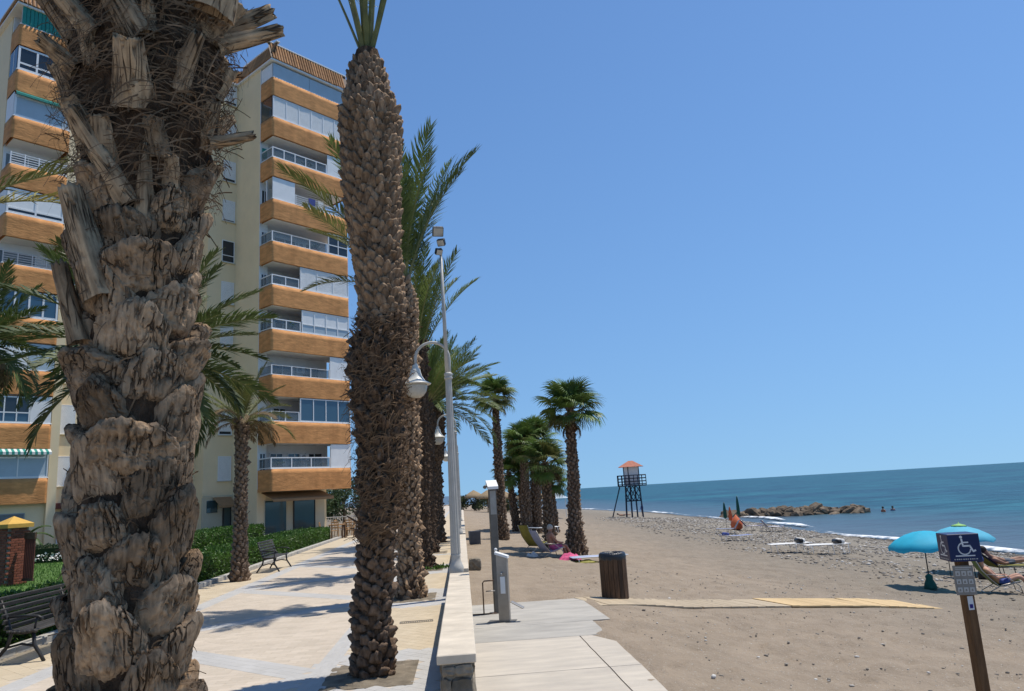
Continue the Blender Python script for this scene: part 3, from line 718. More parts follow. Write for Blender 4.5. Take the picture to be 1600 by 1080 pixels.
# ------------------------------------------------------------------ palm parts
def boot_arrays(w, h, t_, nu, nv, seed, crack=.012, R_=.2, round_top=True, rag=.02, taper=.25, ncr=2):
    """stump of an old leaf stalk: a broad bulging plate, split by cracks, with a ragged broken top"""
    r_ = random.Random(seed); rows = []
    notch = [(r_.uniform(-.75, .75), r_.uniform(.15, .65), r_.uniform(.02, .05), r_.uniform(-.15, .15)) for _ in range(ncr)]
    asym = r_.uniform(-.3, .3); slope = r_.uniform(-.22, .22); drop = [r_.uniform(0, .22) for _ in range(6)]
    for j in range(nv + 5):
        v = min(1.0, j / nv); row = []
        for i in range(nu + 1):
            u = -1 + 2 * i / nu
            seg = sum(1 for nc_ in notch if u > nc_[0]) ; top = (1 - drop[seg % 6] * .45 + slope * u * .3) * (1 - .42 * abs(u) ** 2.2)
            ww = w / 2 * (1 - taper * v) * (1 + .16 * mn.noise(Vector((seed, v * 3.1, 5.0 * (u > 0)))))
            x = u * ww + asym * .16 * w * v
            sec = max(0, 1 - abs(u) ** 4) ** .5 * (1 - .25 * u * u)
            prof = min(1, v / .22) ** .7 * (.50 + .62 * v) if round_top else (.25 + .75 * v ** 1.2)
            if round_top and v > .86: prof *= 1 - ((v - .86) / .14) ** 2 * .30
            y = t_ * prof * sec
            n1 = mn.noise(Vector((u * 1.7 + seed * 7, v * 1.6, seed))); n2 = mn.noise(Vector((u * 6 + seed * 3, v * 1.1, seed + 4)))
            n3 = mn.noise(Vector((u * 15 + seed, v * 5, 2.0 + seed))); n4 = mn.noise(Vector((u * 3 + seed, v * 7, 9.0 + seed)))
            y += t_ * (.36 * n1 + .05 * n4) * sec
            n5 = mn.noise(Vector((u * 2.2 + seed * 2, v * 8 + seed, 4.0)))
            y -= t_ * (.07 * max(0, 1 - abs(n3) / .12) + .06 * max(0, 1 - abs(n5) / .05)) * sec
            y -= crack * 1.6 * max(0, 1 - abs(n2) / .09) * sec * (.2 + .8 * v)
            for (uc, v0, wd, sl_) in notch:
                if v > v0: y -= crack * 4.0 * max(0, 1 - abs(u - uc - sl_ * (v - v0) - .06 * n4) / wd) * min(1, (v - v0) * 4) * sec
            z = h * v * top * (1 + .06 * n1) + (rag * mn.noise(Vector((u * 4 + seed, 3, 1))) + rag * .9 * n3) * max(0, (v - .5) * 2)
            if j > nv:
                q = j - nv; y = y * (1 - .27 * q) - .012 * q; z += (-.010 if round_top else .006) * q * (1 - .6 * abs(n3)) + .008 * n2
            y -= .012
            a_ = x / R_; row.append(((R_ + y) * math.sin(a_), (R_ + y) * math.cos(a_) - R_, z))
        rows.append(row)
    V_ = np.array(rows).reshape(-1, 3); n = nu + 1; rws = len(rows)
    id_ = np.arange(rws * n).reshape(rws, n)
    F_ = np.stack([id_[:-1, :-1], id_[1:, :-1], id_[1:, 1:], id_[:-1, 1:]], -1).reshape(-1, 4)
    return V_, F_
def stub_arrays(L_, w0, w1, th, seed, nu=8, nv=12, curve=.06):
    """cut leaf stalk: flat wedge rising along +z, outer side +y, sawn end"""
    vs = []; r_ = random.Random(seed); ph = r_.uniform(0, 9)
    n = nu * 2
    for j in range(nv + 1):
        v = j / nv; w = w0 + (w1 - w0) * v ** .7; tk = th * (1 - .25 * v)
        for k_ in range(n):
            t2 = 2 * math.pi * k_ / n; cx, cy = math.cos(t2), math.sin(t2)
            nn_ = mn.noise(Vector((cx * 3 + seed, v * 2.2, cy * 3 + ph))); n3 = mn.noise(Vector((cx * 9 + seed, v * 1.2, cy * 6)))
            x = (w / 2) * cx * (1 + .12 * nn_); y = tk * (cy * (.5 if cy > 0 else .28) * (1 - .2 * cx * cx) - .35 * cx * cx) + .006 * n3 + .008 * nn_
            z = L_ * v + (.02 * nn_ + .012 * n3 if j == nv else 0)
            y += curve * v * v
            vs.append((x, y, z))
    # sawn end: inner ring
    base = nv * n
    for k_ in range(n):
        p_ = vs[base + k_]; vs.append((p_[0] * .75, p_[1] * .75 + curve * .25, p_[2] - .006 + .006 * r_.random()))
    for k_ in range(n):
        p_ = vs[base + k_]; vs.append((p_[0] * .05, p_[1] * .05 + curve * .95, p_[2] - .012))
    V_ = np.array(vs); rr = nv + 3
    id_ = np.arange(rr * n).reshape(rr, n); nx_ = np.roll(id_, -1, 1)
    F_ = np.stack([id_[:-1], nx_[:-1], nx_[1:], id_[1:]], -1).reshape(-1, 4)
    return V_, F_
def trunk_matrix(ang, rad, z, tilt=0.0, twist=0.0, sc=(1, 1, 1)):
    """local +y outward -> direction ang around the trunk"""
    return (Matrix.Translation((math.cos(ang) * rad, math.sin(ang) * rad, z)) @ Matrix.Rotation(ang - math.pi / 2, 4, 'Z')
            @ Matrix.Rotation(-tilt, 4, 'X') @ Matrix.Rotation(twist, 4, 'Y') @ Matrix.Diagonal((*sc, 1)))
def join_arrays(items):
    VV, FF, b = [], [], 0
    for (V_, F_), M in items:
        m3 = np.array(M.to_3x3()); tr_ = np.array(M.translation)
        VV.append(V_ @ m3.T + tr_); FF.append(F_ + b); b += len(V_)
    return np.concatenate(VV), np.concatenate(FF)
def trunk_core(rf, H_, dz, n, amp, fr, seed, lean=(0, 0)):
    rows = int(H_ / dz) + 1; vs = np.zeros((rows, n, 3))
    for j in range(rows):
        z = H_ * j / (rows - 1); r0 = rf(z)
        for k_ in range(n):
            a_ = 2 * math.pi * k_ / n
            rr = r0 * (1 + amp * mn.noise(Vector((math.cos(a_) * fr + seed, math.sin(a_) * fr, z * fr * 3))))
            vs[j, k_] = (math.cos(a_) * rr + lean[0] * z, math.sin(a_) * rr + lean[1] * z, z)
    id_ = np.arange(rows * n).reshape(rows, n); nx_ = np.roll(id_, -1, 1)
    F_ = np.stack([id_[:-1], nx_[:-1], nx_[1:], id_[1:]], -1).reshape(-1, 4)
    return vs.reshape(-1, 3), F_

def frond_mesh(name, L_, droop, lmax, nl, seed, leafm, pet=.16, vee=.5, sag=.25, thin=1.0, wid=.028):
    r_ = random.Random(seed); b = MB(); n = 14; pts = [Vector((0, 0, 0))]; ang = 0.0; dirs = []
    side = r_.uniform(-.12, .12)
    for i in range(n):
        s_ = (i + .5) / n; an = -droop * s_ ** 1.35; yw = side * s_
        d = Vector((math.cos(an) * math.cos(yw), math.cos(an) * math.sin(yw), math.sin(an))); dirs.append(d); pts.append(pts[-1] + d * (L_ / n))
    b.cur = 0; b.tube(pts, [.030 * thin * (1 - .88 * i / n) + .003 for i in range(n + 1)], 5, True, .6)
    b.cur = 1
    for k_ in range(nl):
        s_ = pet + (1 - pet) * (k_ + .5) / nl
        q = s_ * n; i = min(int(q), n - 1); P = pts[i].lerp(pts[i + 1], q - i); d = dirs[i]
        lat = Vector((-d.y, d.x, 0)).normalized(); up = d.cross(lat) * -1
        if up.z < 0 and droop < 1.6: up = -up
        ll = lmax * (.35 + .65 * math.sin(math.pi * min(1, (s_ - pet) / (1 - pet) * .62 + .16))) * (1 - .45 * max(0, s_ - .75) / .25)
        fw = .35 + .75 * s_
        for sg in (-1, 1):
            if r_.random() < .04: continue
            l2 = ll * r_.uniform(.82, 1.1); v_ = vee * r_.uniform(.3, 1.3)
            dd = (d * fw * r_.uniform(.75, 1.3) + lat * sg * (1 - .35 * s_) + up * v_ + Vector((r_.gauss(0, .07), r_.gauss(0, .07), r_.gauss(0, .09)))).normalized()
            mid = P + dd * l2 * .55; dn = Vector((0, 0, -1)) * (sag * l2 * r_.uniform(.5, 1.4))
            tip = P + dd * l2 + dn * .8 + d * l2 * .12
            wv_ = (d - dd * d.dot(dd)).normalized() * (wid * r_.uniform(.75, 1.15) / 2)
            b.add([P - wv_ * .6, P + wv_ * .6, mid + wv_ + dn * .15, mid - wv_ + dn * .15, tip], [(0, 1, 2, 3), (3, 2, 4)])
    return b.mesh(name, [MATS['petiole'] if leafm != 'frond_dead' else MATS['frond_dead'], MATS[leafm]])
FR = {}
def fronds(kind):
    if kind in FR: return FR[kind]
    spec = {'green': ('frond_green', 3.2, .50), 'olive': ('frond_olive', 3.0, .48), 'dark': ('frond_dark', 2.7, .46), 'dead': ('frond_dead', 2.3, .34), 'yellow': ('frond_yellow', 2.6, .45)}[kind]
    out = []
    for i, dr in enumerate((.25, .55, .9, 1.35)):
        out.append(frond_mesh('frond', spec[1], dr, spec[2], 76, i * 5 + hash(kind) % 7 if False else i * 5 + len(kind), spec[0], wid=.045 if kind == 'dark' else .03, vee=.45 if kind != 'dead' else .1, sag=.25 if kind != 'dead' else .6))
    FR[kind] = out; return out
def frond_at(parent, me, base, az, el, sc=1.0, roll=0.0):
    M = Matrix.Translation(base) @ Matrix.Rotation(az, 4, 'Z') @ Matrix.Rotation(-el, 4, 'Y') @ Matrix.Rotation(roll, 4, 'X') @ Matrix.Scale(sc, 4)
    return inst('frond', me, parent, M)
def crown(parent, kind, n, zc, e_hi, e_lo, sc=1.0, r0=.10, seed=0, droopsel=None, az0=None):
    r_ = random.Random(seed); fr = fronds(kind)
    for i in range(n):
        f_ = i / max(1, n - 1); el = e_hi + (e_lo - e_hi) * f_ ** .9 + r_.uniform(-5, 5); az = i * 2.39996 + (r_.random() * .3 if az0 is None else az0)
        vi = min(3, max(0, int(f_ * 3.2 + r_.uniform(-.4, .4)))) if droopsel is None else r_.choice(droopsel)
        frond_at(parent, fr[vi], (math.cos(az) * r0, math.sin(az) * r0, zc - .25 * f_ + .05), az, R(el), sc * r_.uniform(.85, 1.08) * (.8 if i < 4 else 1), r_.uniform(-.5, .5))
GA = 2.399963

# ------------------------------------------------------------------ the palm that fills the left of the picture
P1 = (-1.10, 2.6)
p1 = thing('date_palm', 'huge rugged date palm trunk closest to the camera, at the left', 'palm', (*P1, 0), 0, 'date palms lining the promenade')
zz = [0, .9, 1.35, 1.7, 2.1, 2.4, 2.57, 2.8, 2.95, 3.1, 3.3, 3.56, 3.9, 4.6, 7.0]
rr_ = [.27, .205, .165, .163, .166, .160, .168, .170, .178, .195, .235, .255, .255, .24, .20]
r1 = lambda z: float(np.interp(z, zz, rr_))
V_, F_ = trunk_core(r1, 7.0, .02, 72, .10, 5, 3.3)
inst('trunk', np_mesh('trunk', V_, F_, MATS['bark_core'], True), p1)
bvar = []
for s_ in range(16):
    big = s_ % 3
    V_, F_ = boot_arrays((.25, .30, .22)[big], (.225, .21, .235)[big] * random.Random(s_).uniform(.85, 1.15), random.Random(s_ + 50).uniform(.055, .082), 60, 44, s_ * 1.7 + .3, .010, .19, True, .012, random.Random(s_ + 9).uniform(-.05, .35), 1 + s_ % 4)
    bvar.append(np_mesh('leaf_base', V_, F_, MATS['bark_near'], True))
n = 0; z = .75
while z < 2.92:
    a_ = n * GA + rng.uniform(-.10, .10)
    s_ = rng.uniform(.9, 1.1)
    inst('leaf_base', bvar[rng.randrange(16)], p1, trunk_matrix(a_, r1(z) - .020 + rng.uniform(-.006, .006), z, rng.uniform(.04, .15), rng.uniform(-.14, .14), (s_, rng.uniform(.8, 1.25), s_ * rng.uniform(.85, 1.15))))
    z += .0285; n += 1
# upper part: broad sawn stalks rising from the fibre
svar = []
for s_ in range(10):
    V_, F_ = stub_arrays(random.Random(s_).uniform(.20, .34), .16, random.Random(s_ + 3).uniform(.05, .10), .06, s_ * 2.1 + .7, 14, 26, random.Random(s_ + 8).uniform(.0, .05))
    svar.append(np_mesh('leaf_stalk', V_, F_, MATS['bark_stub'], True))
z = 2.86
while z < 4.5:
    a_ = n * GA + rng.uniform(-.2, .2); k_ = min(1, (z - 2.86) / .5)
    inst('leaf_stalk', svar[rng.randrange(10)], p1, trunk_matrix(a_, r1(z) - .02, z - .05, R(6) + k_ * R(rng.uniform(6, 24)), rng.uniform(-.25, .25), (rng.uniform(.65, 1.05), 1.1, rng.uniform(.55, 1.0))))
    z += .032; n += 1
# single long stalks that stand out, as (side, toward camera, z) base -> tip in metres around the trunk
cl = Vector((-.92, -.39, 0)); cf = Vector((.39, -.92, 0))
def long_stub(a, b, w, seed, th=.07):
    A_ = cl * a[0] + cf * a[1] + Vector((0, 0, a[2])); B_ = cl * b[0] + cf * b[1] + Vector((0, 0, b[2])); d = B_ - A_
    V_, F_ = stub_arrays(d.length, w * 1.25, w * .8, th, seed, 12, 26, .02)
    zx = d.normalized(); out = (cf - zx * cf.dot(zx)).normalized(); xx = out.cross(zx)
    M = Matrix.Translation(A_) @ Matrix((xx, out, zx)).transposed().to_4x4()
    inst('leaf_stalk', np_mesh('leaf_stalk', V_, F_, MATS['bark_stub'], True), p1, M)
long_stub((.04, .17, 2.93), (.22, .17, 3.24), .075, 1.3, .06)
long_stub((.11, .16, 2.60), (.22, .13, 2.97), .095, 2.4, .07)
long_stub((.17, .10, 2.46), (.24, .08, 2.72), .06, 3.5)
long_stub((.02, .26, 3.50), (.22, .25, 3.86), .12, 4.6, .08)
long_stub((.17, .20, 3.52), (.33, .18, 3.71), .07, 5.7, .06)
long_stub((.22, .12, 3.42), (.33, .12, 3.50), .06, 6.1)
long_stub((-.22, .15, 3.60), (-.45, .14, 3.72), .07, 7.2, .045)
long_stub((-.22, .12, 3.68), (-.42, .10, 3.82), .08, 8.3, .045)
long_stub((-.20, .16, 3.20), (-.35, .15, 3.25), .045, 9.4, .035)
long_stub((-.18, .26, 3.66), (-.26, .30, 3.95), .15, 10.5, .08)
long_stub((-.02, .28, 3.72), (.02, .32, 4.0), .16, 11.6, .09)
# dry fibre between the stalks
def strands(cnt, z0, z1, rf, seed, lmin, lmax, wd, off=.05, up=.6):
    r_ = random.Random(seed); vs, fs = [], []
    for _ in range(cnt):
        z = r_.uniform(z0, z1); a_ = r_.uniform(0, 6.283); rad = rf(z) + r_.uniform(-.01, off)
        l_ = r_.uniform(lmin, lmax); ta = r_.gauss(0, 1.0); tz = r_.gauss(up, .8); to = r_.uniform(-.15, .45); nrm = math.sqrt(ta * ta + tz * tz + to * to) + .1
        w = wd * r_.uniform(.5, 1.3); b = len(vs); cu = r_.uniform(-1.2, 1.2)
        for q in range(4):
            s_ = q / 3; aa = a_ + (ta / nrm) * l_ * s_ / rad + cu * .15 * s_ * s_; r2_ = rad + (to / nrm) * l_ * s_ - .05 * l_ * s_ * s_; z2 = z + (tz / nrm) * l_ * s_ - .35 * l_ * s_ * s_
            for sg in (-1, 1): vs.append((math.cos(aa) * r2_ + sg * w * math.sin(aa) * .5, math.sin(aa) * r2_ - sg * w * math.cos(aa) * .5, z2 + sg * w * .7))
        for q in range(3): fs.append((b + q * 2, b + q * 2 + 1, b + q * 2 + 3, b + q * 2 + 2))
    return np.array(vs), np.array(fs)
V_, F_ = strands(5200, 2.98, 4.3, lambda z: r1(z) + .01, 5, .05, .16, .0026, .06)
tag(inst('fibre', np_mesh('fibre', V_, F_, MATS['fibre']), p1), kind='stuff')
V_, F_ = strands(900, 1.0, 2.95, lambda z: r1(z) + .015, 6, .03, .09, .003, .02)
tag(inst('fibre', np_mesh('fibre', V_, F_, MATS['fibre']), p1), kind='stuff')
crown(p1, 'green', 30, 7.0, 82, 5, 1.0, .15, 3)
# ------------------------------------------------------------------ second palm
def cam_facing(px, py, a_):
    d = Vector((-px, -py, 0)).normalized(); return d.x * math.cos(a_) + d.y * math.sin(a_)
P2 = (-1.02, 8.9)
p2 = thing('date_palm', 'date palm with neat scaly upper trunk, second from the camera', 'palm', (*P2, 0), 0, 'date palms lining the promenade')
z2 = [0, .12, .7, 1.4, 2.1, 2.9, 3.45, 3.85, 4.22, 4.88, 5.74, 6.5, 6.8, 7.07, 7.45, 7.75]
w2 = [.275, .25, .215, .20, .235, .275, .315, .285, .29, .31, .365, .40, .39, .335, .26, .19]
c2 = [-1.09, -1.08, -1.06, -1.0, -.93, -.945, -.965, -.90, -.875, -.935, -.97, -.96, -.97, -.99, -.99, -.99]
r2 = lambda z: float(np.interp(z, z2, w2)); x2 = lambda z: float(np.interp(z, z2, c2)) - P2[0]
def core2(z): return r2(z) - .055
V_, F_ = trunk_core(core2, 7.7, .04, 40, .12, 4, 8)
V_[:, 0] += np.interp(V_[:, 2], z2, c2) - P2[0]
inst('trunk', np_mesh('trunk', V_, F_, MATS['bark_core'], True), p2)
bA = [boot_arrays(.15 + .03 * (s_ % 2), .12 + .02 * (s_ % 3), .042, 11, 10, s_ * 2.3 + 1, .005, .3, s_ % 4 > 0, .010, .15 + .14 * (s_ % 3), 1) for s_ in range(8)]
bD = [boot_arrays(.16, .15, .075, 9, 8, s_ * 3.1 + 2, .008, .25, True, .02, .2, 2) for s_ in range(6)]
bS = [stub_arrays(.20 + .03 * s_, .085, .045, .028, s_ * 1.9 + 4, 4, 5, .07) for s_ in range(6)]
bW = [boot_arrays(.13, .17 + .02 * (s_ % 3), .06, 9, 8, s_ * 2.7 + 5, .007, .28, False, .035, .45, 2) for s_ in range(7)]
meA = [np_mesh('leaf_base', V_, F_, MATS['bark_mid'], True) for V_, F_ in bA]
cand = []; jm, jd = [], []
n = 0; z = 3.98
while z < 7.55:
    a_ = n * GA + rng.uniform(-.05, .05); sc = rng.uniform(.85, 1.15) * (1.0 if z < 7 else .8)
    M = Matrix.Translation((x2(z), 0, 0)) @ trunk_matrix(a_, core2(z) + .01, z - .05, R(rng.uniform(6, 18)) + (R(-14) if z > 6.8 else 0), rng.uniform(-.25, .25), (sc, sc * rng.uniform(.9, 1.4), sc * rng.uniform(1.0, 1.25)))
    vi = rng.randrange(8); f_ = cam_facing(P2[0], P2[1], a_)
    cand.append((f_, vi, M)); z += .0058 * (.32 / r2(z)); n += 1
cand.sort(key=lambda q: -q[0])
front = [c for c in cand if c[0] > -.25]
rng.shuffle(front)
pick = front[:300]; rest = front[300:] + [c for c in cand if c[0] <= -.25]
for f_, vi, M in pick: inst('leaf_base', meA[vi], p2, M)
V_, F_ = join_arrays([(bA[vi], M) for f_, vi, M in rest])
tag(inst('leaf_base_scales', np_mesh('leaf_base_scales', V_, F_, MATS['bark_mid'], True), p2), kind='stuff')
# shaggy middle
it = []; n = 0; z = 1.55
while z < 4.0:
    a_ = n * GA + rng.uniform(-.2, .2); dn = .2 if z < 3.0 else .35
    spk = rng.random() < .22; sc = rng.uniform(.5, .85) if spk else rng.uniform(.7, 1.25)
    tl = (R(rng.uniform(15, 50)) if rng.random() > dn else R(rng.uniform(95, 150))) if spk else R(rng.uniform(4, 30))
    it.append(((bS[rng.randrange(6)] if spk else bW[rng.randrange(7)]), Matrix.Translation((x2(z), 0, 0)) @ trunk_matrix(a_, core2(z) + .01, z - .04, tl, rng.uniform(-.45, .45), (sc, sc, sc)))); z += .0050; n += 1
V_, F_ = join_arrays(it)
tag(inst('leaf_base_stubs', np_mesh('leaf_base_stubs', V_, F_, MATS['bark_dark'], True), p2), kind='stuff')
it = []; z = -.03
while z < 1.75:
    a_ = n * GA + rng.uniform(-.2, .2); sc = rng.uniform(.65, 1.15)
    it.append((bD[rng.randrange(6)], Matrix.Translation((x2(z), 0, 0)) @ trunk_matrix(a_, core2(max(0, z)) + .0, z - .03, R(rng.uniform(0, 25)), rng.uniform(-.3, .3), (sc, sc * 1.1, sc)))); z += .0105; n += 1
V_, F_ = join_arrays(it)
tag(inst('root_boss', np_mesh('root_boss', V_, F_, MATS['bark_dark'], True), p2), kind='stuff')
V_, F_ = strands(2600, 1.4, 4.1, lambda z: core2(z) + .05, 15, .08, .28, .006, .10, .3); V_[:, 0] += np.interp(V_[:, 2], z2, c2) - P2[0]
tag(inst('fibre', np_mesh('fibre', V_, F_, MATS['fibre']), p2), kind='stuff')
fr = [frond_mesh('frond', 3.4, d_, .5, 44, 70 + i, 'frond_green', .36, thin=1.25) for i, d_ in enumerate((.2, .3, .45))]
for i in range(18):
    az = i * GA + 1.1; el = 86 - 16 * (i / 17) ** 1.3 + rng.uniform(-3, 3)
    frond_at(p2, fr[rng.choice((0, 1, 2))], (-.99 - P2[0] + .05 * math.cos(az), .05 * math.sin(az), 7.62), az, R(el), rng.uniform(.8, 1.0), rng.uniform(-.5, .5))

# ------------------------------------------------------------------ the date palms behind it
bL = [boot_arrays(.15, .15, .06, 5, 4, s_ * 2.9 + 1, .006, .25, True, .012, .3, 1) for s_ in range(5)]
bLs = [boot_arrays(.13, .19, .06, 5, 5, s_ * 2.7 + 5, .007, .28, False, .03, .5, 1) for s_ in range(4)] + [stub_arrays(.18, .07, .04, .03, 4.2, 3, 3, .06)]
def plain_palm(name, x, y, zb, H_, rf, label, cat, grp, bm_, dens, shag, seed, lean=(0, 0), scale=1.0):
    o = thing(name, label, cat, (x, y, zb), 0, grp); r_ = random.Random(seed)
    V_, F_ = trunk_core(lambda z: rf(z) - .03 * scale, H_, .06, 24, .13, 4, seed, lean)
    inst('trunk', np_mesh('trunk', V_, F_, MATS['bark_core'], True), o)
    it = []; z = -.02; n = 0
    while z < H_:
        a_ = n * GA + r_.uniform(-.2, .2); sc = r_.uniform(.75, 1.2) * scale
        sh = r_.random() < shag(z)
        M = Matrix.Translation((lean[0] * z, lean[1] * z, 0)) @ trunk_matrix(a_, rf(max(z, 0)) - .045 * scale, z - .04, R(r_.uniform(8, 38)) if sh else R(r_.uniform(0, 16)), r_.uniform(-.3, .3), (sc, sc, sc))
        it.append(((bLs if sh else bL)[r_.randrange(5)], M)); z += dens * (.25 / rf(max(z, 0))); n += 1
    V_, F_ = join_arrays(it); tag(inst('leaf_bases', np_mesh('leaf_bases', V_, F_, MATS[bm_], True), o), kind='stuff')
    return o
GRP = 'date palms lining the promenade'
r3 = lambda z: float(np.interp(z, [0, .15, .5, 1.2, 2.5, 4.5, 5.8, 6.6], [.33, .29, .24, .225, .26, .30, .34, .16]))
p3 = plain_palm('date_palm', -1.08, 15.2, 0, 6.5, r3, 'date palm directly behind the scaly trunk, beside the nearest lamp post', 'palm', GRP, 'bark_mid', .008, lambda z: .35 if z < 4 else .1, 31)
crown(p3, 'green', 17, 6.45, 87, 70, 1.0, .12, 8, (0, 0, 1))
fr = fronds('green'); fo = fronds('olive')
frond_at(p3, fo[1], (-.1, 0, 6.35), R(193), R(58), 1.12, .2)      # arches over to the building side
frond_at(p3, fo[1], (-.1, .1, 6.35), R(172), R(50), .8, -.2)
frond_at(p3, fo[2], (-.1, -.1, 6.15), R(200), R(18), .66, .1)
frond_at(p3, fo[1], (-.1, -.1, 6.15), R(228), R(40), .9, .1)
frond_at(p3, fr[1], (.1, 0, 6.35), R(-12), R(74), 1.05, .2)
p4 = plain_palm('date_palm', -1.12, 20.9, 0, 6.6, lambda z: r3(z) * .95, 'fourth promenade date palm, its trunk half hidden behind the third', 'palm', GRP, 'bark_dark', .010, lambda z: .4, 32)
crown(p4, 'green', 24, 6.0, 87, 64, .92, .12, 9, (0, 0, 1, 1))
p5 = plain_palm('date_palm', -1.16, 26.8, 0, 5.4, lambda z: float(np.interp(z, [0, .4, 3, 4.6, 5.4], [.30, .22, .22, .34, .18])), 'fifth promenade date palm, left of the hanging lamp', 'palm', GRP, 'bark_dark', .013, lambda z: .4, 33)
crown(p5, 'green', 36, 5.4, 86, 30, .85, .1, 10, (0, 0, 1, 1))
p6 = plain_palm('date_palm', -1.06, 32.5, 0, 6.0, lambda z: float(np.interp(z, [0, .4, 3.2, 3.6, 5.2, 6.0], [.33, .24, .24, .38, .46, .22])), 'farthest promenade date palm with a full drooping dark crown', 'palm', GRP, 'bark_dark', .012, lambda z: .4, 34)
crown(p6, 'green', 64, 6.0, 85, -5, .98, .12, 11)
for i in range(16):     # old fronds hanging close to the trunk
    az = i * GA; frond_at(p6, fronds('dark')[3], (.2 * math.cos(az), .2 * math.sin(az), 6.1), az, R(62 - rng.uniform(0, 20)), .75, rng.uniform(-.4, .4))
# palms on the garden side
p7 = plain_palm('date_palm', -6.04, 21.1, 0, 4.35, lambda z: float(np.interp(z, [0, .25, 1, 3.4, 4.35], [.27, .24, .19, .17, .20])), 'slim young date palm growing out of the hedge beside the far bench', 'palm', None, 'bark_far', .010, lambda z: .1, 35)
crown(p7, 'olive', 22, 4.35, 86, 15, .52, .06, 12)
for i in range(14): az = i * GA + .4; frond_at(p7, fronds('dead')[3], (.12 * math.cos(az), .12 * math.sin(az), 4.3), az, R(rng.uniform(-10, 35)), .5, rng.uniform(-.6, .6))
for i in range(6): az = i * 1.1; frond_at(p7, fronds('yellow')[0], (.03 * math.cos(az), .03 * math.sin(az), 4.35), az, R(rng.uniform(62, 84)), .45)
p8 = plain_palm('canary_palm', -6.15, 14.9, 0, 5.6, lambda z: .24, 'broad dark palm crown spreading behind the huge foreground trunk', 'palm', None, 'bark_far', .014, lambda z: .2, 36)
crown(p8, 'dark', 46, 5.15, 62, -42, .90, .2, 13)
p10 = plain_palm('canary_palm', -6.1, 8.5, 0, 6.0, lambda z: .24, 'palm just beyond the left edge whose yellowing fronds reach into view', 'palm', None, 'bark_far', .014, lambda z: .2, 38)
for i in range(18): az = 115 + i * 10; frond_at(p10, fronds('olive')[i % 3], (-.1, -.1, 6.0), R(az), R(80 - (i * 37 % 70)), .8, rng.uniform(-.4, .4))
for az, el, sc, kd in ((48, 34, .92, 'yellow'), (24, 40, 1.02, 'olive')): frond_at(p10, fronds(kd)[2], (.1, .1, 5.45), R(az), R(el), sc, .2)
p9 = plain_palm('canary_palm', -14.2, 22.6, 0, 7.2, lambda z: .30, 'dark palm crown with hanging dead leaves at the left edge', 'palm', None, 'bark_far', .014, lambda z: .2, 37)
crown(p9, 'dark', 44, 7.3, 80, -30, .85, .22, 14)
for i in range(22): az = i * GA; frond_at(p9, fronds('dead')[3], (.2 * math.cos(az), .2 * math.sin(az), 7.1), az, R(rng.uniform(-55, -10)), .62, rng.uniform(-.6, .6))

# ------------------------------------------------------------------ fan palms on the sand
def fan_mesh(seed, pet, rad, leafm, span=3.9):
    r_ = random.Random(seed); b = MB(); b.cur = 0
    b.tube([(0, 0, 0), (pet * .5, 0, .03), (pet, 0, -.02)], [.028, .02, .015], 5, True, .5); b.cur = 1
    n = 34
    for i in range(n):
        th = (i + .5) / n * span - span / 2; d = Vector((math.cos(th), math.sin(th), 0)); l_ = rad * r_.uniform(.85, 1.08) * (1 - .12 * abs(th) / (span / 2))
        P = Vector((pet, 0, -.02)); side = Vector((-d.y, d.x, 0)); up = .10 * (1 if i % 2 else -1) * .3
        m1 = P + d * l_ * .5 + Vector((0, 0, .05 * math.cos(th) + up * .2)); m2 = P + d * l_ * .78 + Vector((0, 0, -.03 + up * .3)); tip = P + d * l_ + Vector((0, 0, -l_ * r_.uniform(.16, .38)))
        w1 = l_ * .5 * span / n * .56; w2_ = w1 * .8
        b.add([P, m1 - side * w1, m1 + side * w1 + Vector((0, 0, .02)), m2 - side * w2_, m2 + side * w2_ + Vector((0, 0, .015)), tip], [(0, 1, 2), (1, 3, 4, 2), (3, 5, 4)])
    return b.mesh('fan_leaf', [MATS['petiole'], MATS[leafm]])
FG = [fan_mesh(i, .55 + .12 * (i % 3), .80, 'fan_green') for i in range(5)]; FD = [fan_mesh(20 + i, .45, .68, 'frond_dead', 3.2) for i in range(3)]; FY = [fan_mesh(30 + i, .5, .75, 'frond_olive') for i in range(2)]
def fan_crown(o, top, n, sc, seed, dead=6, lo=-42):
    r_ = random.Random(seed)
    for i in range(n):
        f_ = i / (n - 1); az = i * GA + r_.uniform(-.2, .2); el = 84 + (lo - 84) * f_ ** 1.1 + r_.uniform(-8, 8)
        me = r_.choice(FG) if r_.random() > .16 + .2 * f_ else r_.choice(FY)
        inst('leaf', me, o, Matrix.Translation(top) @ Matrix.Rotation(az, 4, 'Z') @ Matrix.Rotation(-R(el), 4, 'Y') @ Matrix.Rotation(r_.uniform(-.4, .4), 4, 'X') @ Matrix.Scale(sc * r_.uniform(.85, 1.1), 4))
    for i in range(dead):
        az = i * GA * 1.3; el = r_.uniform(-70, -35)
        inst('dead_leaf', r_.choice(FD), o, Matrix.Translation((top[0], top[1], top[2] - .1)) @ Matrix.Rotation(az, 4, 'Z') @ Matrix.Rotation(-R(el), 4, 'Y') @ Matrix.Scale(sc * r_.uniform(.8, 1.0), 4))
FGRP = 'fan palms standing on the sand'
def fan_palm(x, y, H_, rb, rt, label, seed, sc, n=34, dead=5, lean=(0, 0), sh=.25):
    o = plain_palm('fan_palm', x, y, bz(x, y) - .03, H_, lambda z: float(np.interp(z, [0, .35, 1.2, H_ * .75, H_], [rb, rb * .8, rt * 1.25, rt, rt * .72])), label, 'palm', FGRP, 'bark_far', .014, lambda z: .6 if z < .8 else sh, seed, lean)
    fan_crown(o, (lean[0] * H_, lean[1] * H_, H_ - .03), n, sc, seed, dead); return o
